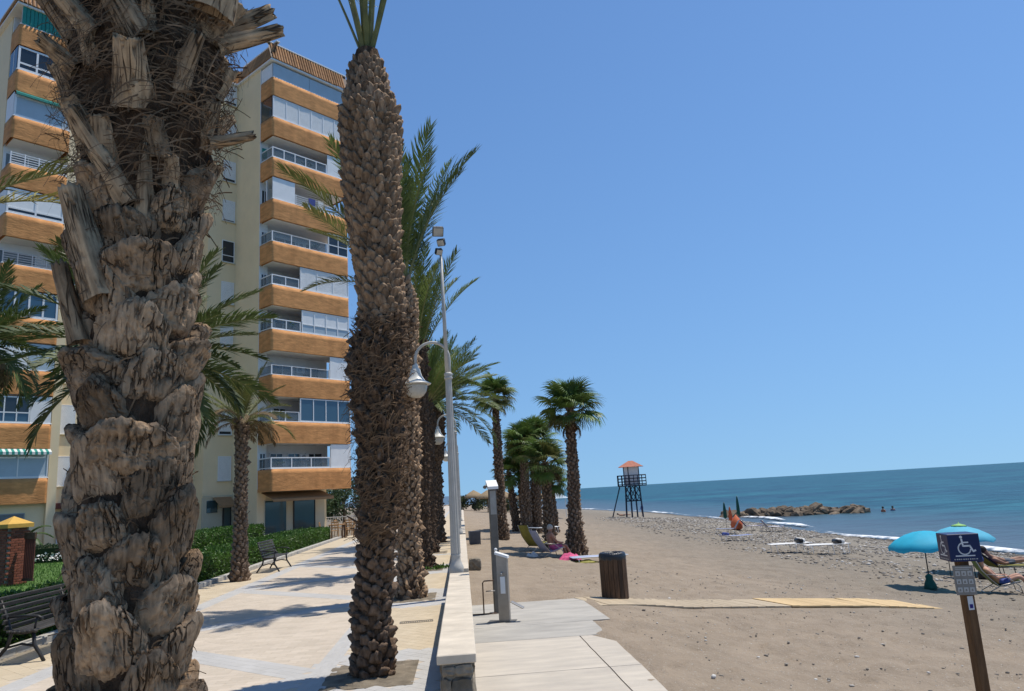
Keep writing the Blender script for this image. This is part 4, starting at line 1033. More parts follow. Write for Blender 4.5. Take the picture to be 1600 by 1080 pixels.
fan_palm(4.10, 28.0, 5.4, .46, .21, 'tall fan palm with thick flared trunk beside the sunbathers', 51, 1.0, 36, 2, (.030, 0))
fan_palm(1.85, 36.6, 6.9, .36, .21, 'slender tall fan palm standing alone nearest the sea wall', 52, .95, 34, 2)
fan_palm(3.45, 30.6, 3.5, .30, .19, 'shorter fan palm tucked close behind the thick flared trunk', 58, .9, 30, 7)
fan_palm(3.25, 46.0, 3.5, .32, .20, 'low leaning fan palm on the near side of the dense cluster', 53, .95, 30, 8, (-.10, 0), .6)
fan_palm(3.75, 45.0, 5.2, .38, .25, 'bushiest tall fan palm in the middle of the dense cluster', 54, 1.15, 44, 8, (.02, 0), .6)
fan_palm(4.35, 45.6, 5.6, .42, .28, 'thick trunked fan palm leaning right in the dense cluster', 55, 1.15, 44, 8, (.05, 0), .6)
fan_palm(3.95, 47.4, 4.6, .40, .3, 'half hidden fan palm at the back of the dense cluster', 57, 1.05, 36, 8, (-.03, 0), .6)
fan_palm(5.60, 47.0, 3.1, .36, .22, 'short stout fan palm on the sea side of the cluster', 56, 1.0, 32, 8, (0, 0), .5)
# ------------------------------------------------------------------ apartment building
BC = (-10.72, 43.19)
bld = thing('apartment_building', 'ten storey yellow apartment block with orange balcony bands', 'building', (*BC, 0), R(45))
ZT = lambda k: 3.98 + 2.72 * (k - 1)
ZB = lambda k: ZT(k) - 1.24
TOP = 29.55
wl = MB(); wl.prism([(-12.5, 16), (-12.5, 6.04), (-9.72, 6.04), (-9.72, 4.75), (-9.30, 4.75), (-9.30, 5.4), (-1.8, 5.4), (-1.8, 4.31), (0, 4.31), (0, 1.45), (.55, 1.45), (.55, 2.0), (5.1, 2.0), (5.1, 16)][::1], 0, TOP)
# flip winding outward
wl.build('wall', MATS['stucco_yellow'], bld)
MB().box(-12.49, -9.73, 4.95, 6.05, .0, 2.74).build('ground_floor_wall', MATS['stucco_yellow'], bld)
# white recessed balcony walls
MB().box(.602, 5.12, 1.86, 1.995, 2.9, TOP).build('balcony_back_wall', MATS['wall_white'], bld)
MB().box(.552, .60, 1.46, 1.99, 2.9, TOP).build('balcony_side_wall', MATS['wall_white'], bld)
MB().box(.0, .552, 1.40, 1.446, 2.9, TOP).build('balcony_end_wall', MATS['wall_white'], bld)
MB().box(-12.45, -9.74, 5.93, 6.03, 2.9, TOP).build('balcony_back_wall', MATS['wall_white'], bld)
# string courses on the plain wall
def rbox(b, x0, x1, y0, y1, z0, z1, c=.03): b.cbox(x0, x1, y0, y1, z0, z1, c)
def band(u0, u1, w0, dl, dr, k, ret_l=True, ret_r=True):
    """wavy rendered balcony front: front face and returns, rounded corners, with its floor slab"""
    z0, z1 = ZB(k), ZT(k); th = .14; rad = .16
    out = []
    if ret_l: out += [(u0, w0 + dl)]
    for i in range(7):
        a_ = math.pi + (math.pi / 2) * i / 6; out.append((u0 + rad + rad * math.cos(a_), w0 + rad + rad * math.sin(a_)))
    for i in range(7):
        a_ = 1.5 * math.pi + (math.pi / 2) * i / 6; out.append((u1 - rad + rad * math.cos(a_), w0 + rad + rad * math.sin(a_)))
    if ret_r: out += [(u1, w0 + dr)]
    inn = []
    for (x, y) in out: inn.append((min(max(x, u0 + th), u1 - th), max(y, w0 + th)))
    # subdivide long runs for the hand trowelled surface
    oo, ii = [], []
    for q in range(len(out) - 1):
        (ax, ay), (bx, by) = out[q], out[q + 1]; n_ = max(1, int(math.hypot(bx - ax, by - ay) / .3))
        for s_ in range(n_): oo.append((ax + (bx - ax) * s_ / n_, ay + (by - ay) * s_ / n_)); ii.append((inn[q][0] + (inn[q + 1][0] - inn[q][0]) * s_ / n_, inn[q][1] + (inn[q + 1][1] - inn[q][1]) * s_ / n_))
    oo.append(out[-1]); ii.append(inn[-1]); n_ = len(oo); rows = 5; vs = []
    for r in range(rows + 1):
        z = z0 + (z1 - z0) * r / rows
        for (x, y) in oo: vs.append((x + .012 * fbm(x * 2, z * 2, y + k, 2), y + .014 * fbm(x * 2 + 9, z * 2, y + k, 2), z))
    for (x, y) in ii: vs.append((x, y, z1))
    for (x, y) in ii: vs.append((x, y, z0))
    fs = []
    for r in range(rows + 1):
        for q in range(n_ - 1): fs.append((r * n_ + q, r * n_ + q + 1, (r + 1) * n_ + q + 1, (r + 1) * n_ + q))
    for q in range(n_ - 1): fs.append(((rows + 1) * n_ + q, (rows + 1) * n_ + q + 1, (rows + 2) * n_ + q + 1, (rows + 2) * n_ + q))
    b = MB(); b.add(vs, fs); o = b.build('balcony_band', MATS['band_orange'], bld, True)
    MB().box(u0 + th + .01, u1 - th - .01, w0 + th + .01, w0 + max(dl, dr) - .005, z0 + .02, z0 + .22).build('floor_slab', MATS['wall_white'], o)
    MB().cbox(u0 + .01, u1 - .01, w0 + .012, w0 + th - .012, z1 + .001, z1 + .05, .008).build('coping', MATS['frame_white'], o)
    return o
for k in range(1, 11):
    band(0, 5.62, 0, 1.395, 2.0, k)
    if k not in (6, 7): MB().box(5.40, 5.46, .16, 1.98, ZT(k) + .06, ZT(k) + 1.45).build('end_screen', MATS['wall_white'], bld)
    band(-12.5, -9.73, 4.61, 1.40, 1.31, k)
def panel(p_, u0, u1, w, z0, z1, m, name='panel', th=.04): return MB().cbox(u0, u1, w - th / 2, w + th / 2, z0, z1, .006).build(name, MATS[m], p_)
def framed(u0, u1, w, z0, z1, n, fill, name, fr=.055, mid=None, frm='frame_white', fill2=None, slats=False):
    """a glazed or shuttered front: one frame, n panes"""
    b = MB(); d = .04
    b.box(u0, u1, w - d, w + d, z0, z0 + fr); b.box(u0, u1, w - d, w + d, z1 - fr, z1)
    pw = (u1 - u0 - fr) / n
    for i in range(n + 1): b.box(u0 + i * pw, u0 + i * pw + fr, w - d * .98, w + d * .98, z0 + fr, z1 - fr)
    if mid: b.box(u0 + fr, u1 - fr, w - d * .9, w + d * .9, mid - fr / 2, mid + fr / 2)
    o = b.build(name, MATS[frm], bld)
    for i in range(n):
        a_, c_ = u0 + i * pw + fr, u0 + (i + 1) * pw
        if mid:
            MB().box(a_, c_, w - .01, w + .01, z0 + fr, mid - fr / 2).build('pane', MATS[fill2 or fill], o); MB().box(a_, c_, w - .01, w + .01, mid + fr / 2, z1 - fr).build('pane', MATS[fill], o)
        elif slats:
            s_ = MB(); zz_ = z0 + fr
            while zz_ < z1 - fr - .01:
                s_.cbox(a_, c_, w - .018, w + .010, zz_ + .003, min(zz_ + .055, z1 - fr) - .003, .004); zz_ += .055
            s_.build('shutter', MATS[fill], o)
        else: MB().box(a_, c_, w - .01, w + .01, z0 + fr, z1 - fr).build('pane', MATS[fill], o)
    return o
def railing(u0, u1, w, z0, h, n, style, left=0.0):
    b = MB(); m = 'frame_white'
    if style in ('frame', 'glass'):
        t1 = .06 if style == 'frame' else .03
        b.box(u0, u1, w - .03, w + .03, z0 + h - t1, z0 + h)
        if style == 'frame': b.box(u0, u1, w - .03, w + .03, z0, z0 + t1 * .8)
        for i in range(n + 1):
            x = u0 + (u1 - u0 - .06) * i / n; b.box(x, x + .06, w - .029, w + .029, z0 + (t1 * .8 if style == 'frame' else 0), z0 + h - t1)
        if left: b.box(u0, u0 + .05, w + .031, w + left, z0 + h - t1, z0 + h); b.box(u0, u0 + .05, w + .031, w + left, z0, z0 + t1 * .8)
    else:
        m = 'frame_white' if style == 'bars' else 'railing_grey'
        for q in range(5): b.box(u0, u1, w - .018, w + .018, z0 + h * (q + .6) / 5 - .018, z0 + h * (q + .6) / 5 + .018)
        for i in range(n + 1):
            x = u0 + (u1 - u0 - .05) * i / n; b.box(x, x + .05, w - .024, w + .024, z0, z0 + h)
    o = b.build('railing', MATS[m], bld)
    if style in ('frame', 'glass'):
        for i in range(n):
            a_ = u0 + (u1 - u0 - .06) * i / n + .06; c_ = u0 + (u1 - u0 - .06) * (i + 1) / n
            MB().box(a_, c_, w - .006, w + .006, z0 + .05, z0 + h - .06).build('glass_panel', MATS['rail_glass'], o)
        if left: MB().box(u0 + .02, u0 + .03, w + .06, w + left, z0 + .05, z0 + h - .06).build('glass_panel', MATS['rail_glass'], o)
    return o
def door(u, wd, k, w=1.82, glass='glass_dark', h=2.0, n=2): return framed(u, u + wd, w, ZT(k) - .95, ZT(k) - .95 + h, n, glass, 'balcony_door', .06)
OP = 1.46  # height of an opening above its band
W_ = .07
# right hand balcony stack
k = 1; z = ZT(k) + .055; railing(.03, 4.05, W_, z, .62, 3, 'frame', 1.25); panel(bld, 4.1, 5.58, W_, z, ZT(k) + OP - .02, 'shutter_white', 'screen_panel')
door(1.0, .9, k); door(2.2, 1.0, k, glass='glass_blue'); door(3.5, 1.2, k)
k = 2; z = ZT(k) + .055; railing(.03, 1.9, W_, z, .55, 2, 'glass', 1.25); framed(1.95, 5.58, W_, z, ZT(k) + OP - .02, 4, 'glass_blue', 'glazed_front'); door(1.2, .9, k, glass='glass_dark')
k = 3; z = ZT(k) + .055; railing(.03, 4.05, W_, z, .55, 3, 'glass', 1.25); panel(bld, 4.1, 5.58, W_, z, ZT(k) + OP - .02, 'shutter_white', 'screen_panel'); door(1.1, 1.5, k); door(3.2, 1.3, k)
k = 4; z = ZT(k) + .055; railing(.03, 2.0, W_, z, .62, 2, 'frame', 1.25); framed(2.08, 5.58, W_, z, ZT(k) + OP - .02, 4, 'shutter_white', 'glazed_front', mid=z + .52, fill2='frosted_blue'); door(1.0, .9, k, n=1)
k = 5; z = ZT(k) + .055; railing(.03, 1.9, W_, z, .60, 2, 'frame', 1.25); framed(1.98, 5.58, W_, z, ZT(k) + OP - .02, 3, 'shutter_white', 'shutter_front', slats=True); door(1.0, .8, k, n=1)
k = 6; z = ZT(k) + .055; railing(.03, 4.0, W_, z, .62, 3, 'glass', 1.25); framed(4.06, 5.58, W_, z, ZT(k) + OP - .02, 2, 'glass_dark', 'glazed_front', mid=z + .6); door(1.2, 1.6, k); door(3.2, 1.3, k)
k = 7; z = ZT(k) + .055; panel(bld, .06, 1.62, W_, z, ZT(k) + OP - .02, 'shutter_white', 'screen_panel'); railing(1.66, 5.58, W_, z, .66, 4, 'bars'); door(2.2, 1.2, k)
framed(.02, .10, .7, z, ZT(k) + OP - .1, 1, 'glass_dark', 'side_window')
k = 8; z = ZT(k) + .055; railing(.03, 4.0, W_, z, .66, 5, 'frame', 1.25); panel(bld, 4.05, 5.58, W_, z, ZT(k) + OP - .02, 'shutter_white', 'screen_panel'); door(3.4, 1.3, k, glass='interior_dark')
MB().cbox(.10, .45, 1.34, 1.38, ZT(k) + .4, ZT(k) + 1.1, .01).build('wall_unit', MATS['awning_green'], bld)
k = 9; z = ZT(k) + .055; framed(.06, 5.58, W_, z, ZT(k) + OP - .02, 6, 'shutter_white', 'shutter_front', slats=True)
MB().box(.03, .07, .15, 1.38, z, ZT(k) + OP - .02).build('side_glazing', MATS['glass_dark'], bld)
k = 10; z = ZT(k) + .055; panel(bld, .06, 2.7, W_, z, TOP - .1, 'frosted_blue', 'screen_panel'); panel(bld, 2.72, 5.58, W_, z, TOP - .1, 'frosted_blue', 'screen_panel')
MB().box(.03, .06, .12, 1.38, z, TOP - .1).build('side_panel', MATS['shutter_white'], bld)
for k in (1, 4, 5, 6, 7):  # small window on the recessed end wall
    framed(.08, .48, 1.385, ZT(k) - .2, ZT(k) + 1.0, 2, 'glass_dark', 'end_window', .04)
def ac_unit(u, k, w=1.78):
    o = MB().cbox(u, u + .62, w - .14, w + .06, ZT(k) + .55, ZT(k) + .98, .02).build('air_conditioner', MATS['shutter_white'], bld)
    MB().lathe([(.15, 0), (.15, .02), (.02, .03)], 16).build('fan_grille', MATS['railing_grey'], o, False, Matrix.Translation((u + .24, w - .141, ZT(k) + .77)) @ Matrix.Rotation(R(90), 4, 'X'))
for k, u in ((1, 3.0), (3, 2.75), (4, .66), (6, 2.85), (8, 1.4)): ac_unit(u, k)
def planter(u, k, w=.28):
    o = MB().cbox(u, u + .5, w - .09, w + .09, ZT(k) + .0, ZT(k) + .24, .015).build('planter', MATS['terracotta_dark'], bld)
    P_ = [(u + .25 + rng.gauss(0, .16), w + rng.gauss(0, .07), ZT(k) + .28 + abs(rng.gauss(0, .13))) for _ in range(90)]
    V_, F_ = leaf_cloud(P_, [(0, 0, 1)] * 90, .14, int(u * 10 + k)); tag(inst('leaves', np_mesh('leaves', V_, F_, MATS['hedge_leaf']), o), kind='stuff')
def balcony_table(u, k, m):
    b = MB(); b.cbox(u - .3, u + .3, .75, 1.3, ZT(k) - .30, ZT(k) - .26, .01); o = b.build('balcony_table', MATS[m], bld)
    MB().box(u - .04, u + .04, .98, 1.06, ZB(k) + .22, ZT(k) - .30).build('leg', MATS[m], o)
    for d_ in (-.55, .5):
        c = MB(); c.cbox(u + d_ - .2, u + d_ + .2, .8, .84, ZT(k) - .3, ZT(k) + .22, .01); c.cbox(u + d_ - .2, u + d_ + .2, .85, 1.2, ZT(k) - .52, ZT(k) - .48, .01); c.build('balcony_chair', MATS[m], bld)
def towel_over(u, k, m, wd=.5): MB().cbox(u, u + wd, .02, .045, ZT(k) + .28, ZT(k) + .72, .008).build('hung_towel', MATS[m], bld)
# left hand balcony stack
WL = 4.68
def LF(k): return ZT(k) + .055
framed(-12.45, -9.78, WL, LF(1), ZT(1) + OP - .05, 2, 'frosted_blue', 'glazed_front')
framed(-12.45, -10.75, WL, LF(2), ZT(2) + OP - .1, 3, 'glass_dark', 'window', mid=LF(2) + .5, fill2='glass_blue'); panel(bld, -10.73, -9.78, WL, LF(2), ZT(2) + OP - .05, 'wall_white', 'screen_panel')
panel(bld, -12.45, -11.0, WL, LF(3), ZT(3) + OP - .05, 'shutter_white', 'screen_panel'); panel(bld, -10.98, -9.78, WL, LF(3), ZT(3) + OP - .05, 'frosted_blue', 'screen_panel')
framed(-12.45, -9.78, WL, LF(4), ZT(4) + OP - .05, 4, 'glass_blue', 'glazed_front', .09)
railing(-12.45, -9.78, WL, LF(5), .62, 4, 'greybars'); framed(-12.4, -10.6, 5.9, ZT(5) - .9, ZT(5) + 1.1, 1, 'shutter_grey', 'balcony_shutter', slats=True)
framed(-12.45, -9.78, WL, LF(6), ZT(6) + OP - .05, 2, 'shutter_white', 'shutter_front', .09, mid=LF(6) + .28, fill2='glass_dark')
railing(-12.45, -9.78, WL, LF(7), .66, 4, 'bars'); framed(-12.4, -10.2, 5.9, ZT(7) - .9, ZT(7) + 1.1, 2, 'shutter_grey', 'balcony_shutter')
framed(-12.45, -9.78, WL, LF(8), ZT(8) + OP - .2, 1, 'frosted_blue', 'glazed_front', .09)
framed(-12.45, -9.78, WL, LF(9), ZT(9) + OP - .05, 3, 'glass_dark', 'glazed_front', .10, mid=LF(9) + .38)
framed(-12.49, -12.43, 5.3, LF(9), ZT(9) + OP - .05, 1, 'frame_white', 'corner_post')
for k in (4, 6, 8, 9): MB().box(-12.48, -12.44, 4.73, 5.95, LF(k), ZT(k) + OP - .05).build('side_glazing', MATS['shutter_white' if k != 9 else 'glass_dark'], bld)
# awnings
def awning(u0, u1, w, zt_, drop, out, m1, m2, n, name='awning'):
    o = None; sw = (u1 - u0) / n; a_ = MB(); b_ = MB()
    for i in range(n):
        q = a_ if i % 2 == 0 else b_; x0, x1 = u0 + i * sw, u0 + (i + 1) * sw
        q.add([(x0, w, zt_), (x1, w, zt_), (x1, w - out, zt_ - drop), (x0, w - out, zt_ - drop), (x0, w - out - .005, zt_ - drop - .14), (x1, w - out - .005, zt_ - drop - .14),
               (x0, w, zt_ - .02), (x1, w, zt_ - .02)], [(0, 3, 2, 1), (3, 4, 5, 2), (6, 7, 2, 3)])
    o = a_.build(name, MATS[m1], bld)
    if n > 1: b_.build('stripe', MATS[m2], o)
    return o
awning(-12.5, -9.74, 4.60, ZB(2) - .02, .16, .28, 'awning_green', 'awning_white', 22)
awning(-12.45, -9.8, 4.62, ZB(9) - .02, .12, .16, 'awning_green', 'awning_green', 1)
MB().box(-12.4, -9.8, 4.72, 4.76, LF(10) - .1, TOP + .5).build('curtain_back', MATS['wall_white'], bld)
cu = MB()
for i in range(14): cu.cbox(-12.4 + i * .186, -12.4 + i * .186 + .17, 4.60 + (.03 if i % 2 else 0), 4.66 + (.03 if i % 2 else 0), LF(10) - .02, ZT(10) + 1.55, .012)
cu.build('awning', MATS['awning_green'], bld)
awning(.25, 4.35, 1.45, 2.72, .42, 1.3, 'awning_brown', 'awning_brown', 1)
awning(-1.25, -.15, 4.28, 2.70, .55, .9, 'awning_brown', 'awning_brown', 1)
# plain wall windows with roller shutters
def wall_window(u0, u1, w, z0, z1, op):
    b = MB(); f_ = .05
    b.box(u0 - f_, u1 + f_, w - .03, w - .002, z0 - f_, z0); b.box(u0 - f_, u1 + f_, w - .03, w - .002, z1, z1 + f_); b.box(u0 - f_, u0, w - .03, w - .002, z0, z1); b.box(u1, u1 + f_, w - .03, w - .002, z0, z1)
    o = b.build('window', MATS['frame_white'], bld)
    MB().box(u0, u1, w - .012, w - .006, z0, z1).build('pane', MATS['glass_dark'], o)
    if op < 1:
        s_ = MB(); zz_ = z0 + (z1 - z0) * op
        while zz_ < z1 - .01: s_.cbox(u0, u1, w - .026, w - .014, zz_ + .002, min(zz_ + .06, z1) - .002, .004); zz_ += .06
        s_.build('shutter', MATS['shutter_white'], o)
    if op > .3: MB().box(u0, u1, w - .028, w - .013, z0 + (z1 - z0) * .28, z0 + (z1 - z0) * .28 + .05).build('rail', MATS['frame_white'], o)
    MB().cbox(u0 - .1, u1 + .1, w - .09, w - .001, z0 - f_ - .06, z0 - f_ - .003, .008).build('sill', MATS['stucco_cream'], o)
for k in range(1, 11):
    z0 = ZT(k) - .35
    wall_window(-.86, -.12, 4.31, z0, z0 + 1.35, 1.0 if k == 6 else rng.choice((.0, .0, .05, .12)))
    wall_window(-9.12, -8.45, 5.4, z0, z0 + 1.45, rng.choice((.0, .08, .2)))
    wall_window(-6.6, -5.6, 5.4, z0, z0 + 1.45, rng.choice((.0, .3)))
    wall_window(-4.0, -3.0, 5.4, z0, z0 + 1.45, rng.choice((.0, .3)))
# ground floor: cream plinth, shop windows, shutter and door
MB().box(-1.86, .02, 4.20, 4.30, 0, 2.62).build('plinth_wall', MATS['stucco_cream'], bld)
MB().box(.03, 4.6, 1.5, 3.1, 0, 2.73).build('shop_wall', MATS['stucco_cream'], bld)
framed(.45, 1.95, 1.46, .25, 2.3, 1, 'glass_shop', 'shop_window', .05, frm='stucco_cream'); framed(2.4, 3.9, 1.46, .05, 2.35, 1, 'glass_shop', 'shop_window', .05, frm='black_metal')
framed(-.62, -.1, 4.16, .05, 2.25, 1, 'glass_shop', 'shop_window', .05, frm='black_metal')
MB().box(-1.6, -.95, 4.16, 4.195, 1.75, 2.45).build('high_window', MATS['glass_shop'], bld)
framed(-12.2, -10.6, 4.93, .9, 2.3, 1, 'shutter_grey', 'roller_shutter', .05, frm='railing_grey', slats=True)
MB().cbox(-9.0, -8.1, 5.34, 5.39, 0, 2.1, .01).build('door', MATS['white_paint'], bld)
MB().cbox(-9.6, -7.9, 5.0, 5.39, 2.42, 2.72, .02).build('porch_roof', MATS['terracotta_dark'], bld)
for (a_, c_, w_) in ((-12.52, -9.7, 4.94), (-1.86, .03, 4.19)): MB().box(a_, c_, w_ - .03, w_ - .004, 2.63, 2.73).build('string_course', MATS['stucco_cream'], bld)
# tiled eaves of the top storey
rf_ = MB(); rf_.prism([(-12.7, 16.1), (-12.7, 4.5), (-9.5, 4.5), (-9.5, 5.3), (-1.9, 5.3), (-1.9, 4.1), (-.15, 4.1), (-.15, -.1), (5.75, -.1), (5.75, 16.1)], TOP, TOP + .12); roof = rf_.build('roof', MATS['wall_white'], bld)
MB().prism([(-12.3, 16), (-12.3, 5.2), (-1.5, 6), (.5, 4.4), (.5, .45), (5.2, .45), (5.2, 16)], TOP + .12, TOP + 1.42).build('roof_slope', MATS['band_orange'], roof)
def tile_row(ax, ay, bx, by, nx_, ny_, step=.2):
    L_ = math.hypot(bx - ax, by - ay); n_ = int(L_ / step); dx, dy = (bx - ax) / L_, (by - ay) / L_
    b = MB(); rad = .075; rows = []
    for s_ in range(2):
        sp, zz_ = (0.0, 0.0) if s_ == 0 else (.42, 1.25)
        for q in range(6):
            a_ = math.pi * q / 5; rows.append((-math.cos(a_) * rad, -sp * 0 + math.sin(a_) * rad, zz_, sp))
    vs = [(x, y, z, s) for x, y, z, s in rows]
    # local: x along eave, y outward, z up, sp backward
    V4 = [(x, y - s, z) for x, y, z, s in vs]
    b.add(V4, [(q, q + 1, 7 + q, 6 + q) for q in range(5)] + [(0, 1, 2, 3, 4, 5)]); me = b.mesh('roof_tile', MATS['roof_tile'])
    for i in range(n_):
        px, py = ax + dx * (i + .5) * step, ay + dy * (i + .5) * step
        M = Matrix(((dx, nx_, 0, px), (dy, ny_, 0, py), (0, 0, 1, TOP + .13), (0, 0, 0, 1)))
        inst('roof_tile', me, roof, M @ Matrix.Translation((0, 0, rng.uniform(-.015, .015))))
    q = MB(); q.add([(ax - dx * .1, ay - dy * .1, TOP + .13), (bx + dx * .1, by + dy * .1, TOP + .13), (bx - nx_ * .42 + dx * .1, by - ny_ * .42 + dy * .1, TOP + 1.36), (ax - nx_ * .42 - dx * .1, ay - ny_ * .42 - dy * .1, TOP + 1.36)], [(0, 1, 2, 3)])
    q.build('tile_bed', MATS['timber_dark'], roof)
    q = MB(); M = Matrix(((dx, nx_, 0, (ax) - nx_ * .42), (dy, ny_, 0, ay - ny_ * .42), (0, 0, 1, TOP + 1.36), (0, 0, 0, 1))); q.cbox(-.1, L_ + .1, -.16, .10, 0, .09, .01, M); q.build('ridge_cap', MATS['white_paint'], roof)
tile_row(-.1, -.12, 5.7, -.12, 0, -1); tile_row(-.16, 4.0, -.16, -.06, -1, 0)
tile_row(-12.65, 4.45, -9.55, 4.45, 0, -1); tile_row(-12.72, 9, -12.72, 4.5, -1, 0)
# ------------------------------------------------------------------ hedges, garden, shrubs
def leaf_cloud(pts, nrm, size, seed, aspect=.55):
    """one folded leaf (two triangles) per point"""
    r_ = np.random.default_rng(seed); n_ = len(pts); pts = np.asarray(pts); nrm = np.asarray(nrm)
    d = r_.normal(0, 1, (n_, 3)) + nrm * .9; d /= np.linalg.norm(d, axis=1)[:, None]
    q = r_.normal(0, 1, (n_, 3)); s_ = np.cross(d, q); s_ /= np.linalg.norm(s_, axis=1)[:, None] + 1e-9
    l_ = size * r_.uniform(.6, 1.35, n_)[:, None]; up = np.cross(d, s_)
    A_ = np.zeros((n_, 4, 3)); A_[:, 0] = pts; A_[:, 1] = pts + d * l_ * .5 + s_ * l_ * aspect * .5 + up * l_ * .12; A_[:, 2] = pts + d * l_; A_[:, 3] = pts + d * l_ * .5 - s_ * l_ * aspect * .5 + up * l_ * .12
    b_ = np.arange(n_)[:, None] * 4
    F_ = np.concatenate([b_ + [0, 1, 2], b_ + [0, 2, 3]], 1).reshape(-1, 3)
    return A_.reshape(-1, 3), F_
for u, k in ((.4, 1), (1.1, 4), (2.4, 8), (3.0, 6)): planter(u, k)
for u, k, m in ((2.0, 1, 'white_paint'), (2.6, 3, 'timber'), (2.2, 6, 'white_paint'), (3.2, 7, 'timber')): balcony_table(u, k, m)
towel_over(2.6, 7, 'blue_fabric'); towel_over(3.3, 7, 'white_cloth', .4)
def hedge(name, label, x0, x1, y0, y1, h, dens, size, m, seed, cat='hedge', z0=0.0):
    o = thing(name, label, cat, ((x0 + x1) / 2, y0, z0), 0); r_ = random.Random(seed); hw = (x1 - x0) / 2; L_ = y1 - y0
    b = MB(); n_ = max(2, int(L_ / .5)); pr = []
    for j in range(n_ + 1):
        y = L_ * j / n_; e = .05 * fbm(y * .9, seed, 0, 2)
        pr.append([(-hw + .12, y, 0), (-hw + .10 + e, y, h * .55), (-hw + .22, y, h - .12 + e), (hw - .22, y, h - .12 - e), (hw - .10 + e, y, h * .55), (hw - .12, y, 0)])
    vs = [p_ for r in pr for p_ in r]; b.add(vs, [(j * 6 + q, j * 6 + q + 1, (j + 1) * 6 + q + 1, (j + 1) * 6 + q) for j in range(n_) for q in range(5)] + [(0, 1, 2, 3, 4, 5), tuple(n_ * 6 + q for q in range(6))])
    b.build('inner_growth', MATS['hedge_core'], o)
    P_, N_n = [], []
    for _ in range(int(dens * (L_ * (2 * hw + 2 * h)))):
        y = r_.random() * L_; t_ = r_.random() * (2 * hw + 2 * h); bmp = .09 * fbm(y * 1.6, t_ * 1.6, seed, 3); ins = r_.uniform(0, .12)
        if r_.random() < .06: y = r_.choice((0.02, L_ - .02))
        if t_ < h: P_.append((-hw - bmp + ins, y, t_)); N_n.append((-1, 0, .3))
        elif t_ < h + 2 * hw: P_.append((t_ - h - hw, y, h + bmp - ins)); N_n.append((0, 0, 1))
        else: P_.append((hw + bmp - ins, y, t_ - h - 2 * hw)); N_n.append((1, 0, .3))
    V_, F_ = leaf_cloud(P_, N_n, size, seed); tag(inst('foliage', np_mesh('foliage', V_, F_, MATS[m]), o), kind='stuff')
    return o
hedge('clipped_hedge', 'bright green clipped hedge behind the nearest bench', -8.7, -6.95, 8.5, 18.2, .58, 700, .085, 'hedge_leaf', 61)
hedge('clipped_hedge', 'long bright green hedge running along the promenade to the terrace', -8.6, -6.95, 19.0, 40.0, .66, 560, .085, 'hedge_leaf', 62)
hedge('garden_hedge', 'second green hedge in front of the shop windows', -12.4, -10.6, 27, 41.2, 1.0, 300, .10, 'hedge_leaf', 63)
hedge('garden_hedge', 'dark hedge with white flowers across the lawn by the white door', -21.5, -15.5, 36.2, 37.2, .75, 300, .10, 'tree_leaf', 64)
lw = MB(); lw.add([(-22, 12, -.01), (-8.7, 12, -.01), (-8.7, 40, -.01), (-17, 37, -.01), (-22, 36, -.01)], [(0, 1, 2, 3, 4)]); lawn = tag(lw.build('lawn', MATS['lawn']), kind='structure')
gv, gf = [], []
for _ in range(16000):
    x = rng.uniform(-19, -9); y = rng.uniform(14, 36); b = len(gv); a_ = rng.uniform(0, 6.28); h_ = rng.uniform(.05, .11); w_ = .012
    gv += [(x - w_ * math.cos(a_), y - w_ * math.sin(a_), -.01), (x + w_ * math.cos(a_), y + w_ * math.sin(a_), -.01), (x + rng.uniform(-.04, .04), y + rng.uniform(-.04, .04), h_)]; gf.append((b, b + 1, b + 2))
tag(inst('grass', np_mesh('grass', np.array(gv), np.array(gf), MATS['grass_blade']), None), 'short grass blades on the lawn behind the hedge', 'grass', kind='stuff')
fl = MB()
fp = [(-20.5 + rng.random() * 4.6, 36.1 - rng.random() * .5, rng.uniform(.12, .4)) for _ in range(240)]
V_, F_ = leaf_cloud(fp, [(0, -.6, .8)] * len(fp), .11, 5, .9)
tag(inst('white_flowers', np_mesh('white_flowers', V_, F_, MATS['white_cloth']), None), 'bed of small white flowers under the dark garden hedge', 'flowers', kind='stuff')
# weeds by a palm pit
V_, F_ = leaf_cloud([(-.75 + rng.gauss(0, .22), 20.9 + rng.gauss(0, .16), rng.uniform(0, .05)) for _ in range(420)], [(0, 0, 1)] * 420, .07, 8)
tag(inst('weeds', np_mesh('weeds', V_, F_, MATS['hedge_leaf']), None), 'green weeds at the foot of the fourth promenade palm', 'weeds', kind='stuff')
# banana plant
bp_ = thing('banana_plant', 'dark leaved banana plant against the yellow wall by the white door', 'plant', (-21.0, 38.2, 0))
MB().tube([(0, 0, 0), (.03, 0, .6), (0, .02, 1.2)], [.09, .08, .05], 8).build('stem', MATS['petiole'], bp_, True)
for i in range(9):
    az = i * GA; el = R(78 - 70 * (i / 8)); b = MB(); pts = []
    for q in range(8):
        s_ = q / 7; pts.append(Vector((s_ * 1.25 * math.cos(el - s_ * .9), 0, 1.05 + s_ * 1.25 * math.sin(el - s_ * .9))))
    vs = []
    for q, p_ in enumerate(pts):
        w_ = .17 * math.sin(math.pi * min(1, (q + .2) / 7.3)) ** .6; vs += [(p_.x, -w_, p_.z - .05), (p_.x, 0, p_.z + .02), (p_.x, w_, p_.z - .05)]
    b.add(vs, [(q * 3 + c, q * 3 + c + 1, q * 3 + c + 4, q * 3 + c + 3) for q in range(7) for c in (0, 1)]); b.build('leaf', MATS['banana_leaf'], bp_, True, Matrix.Rotation(az, 4, 'Z'))
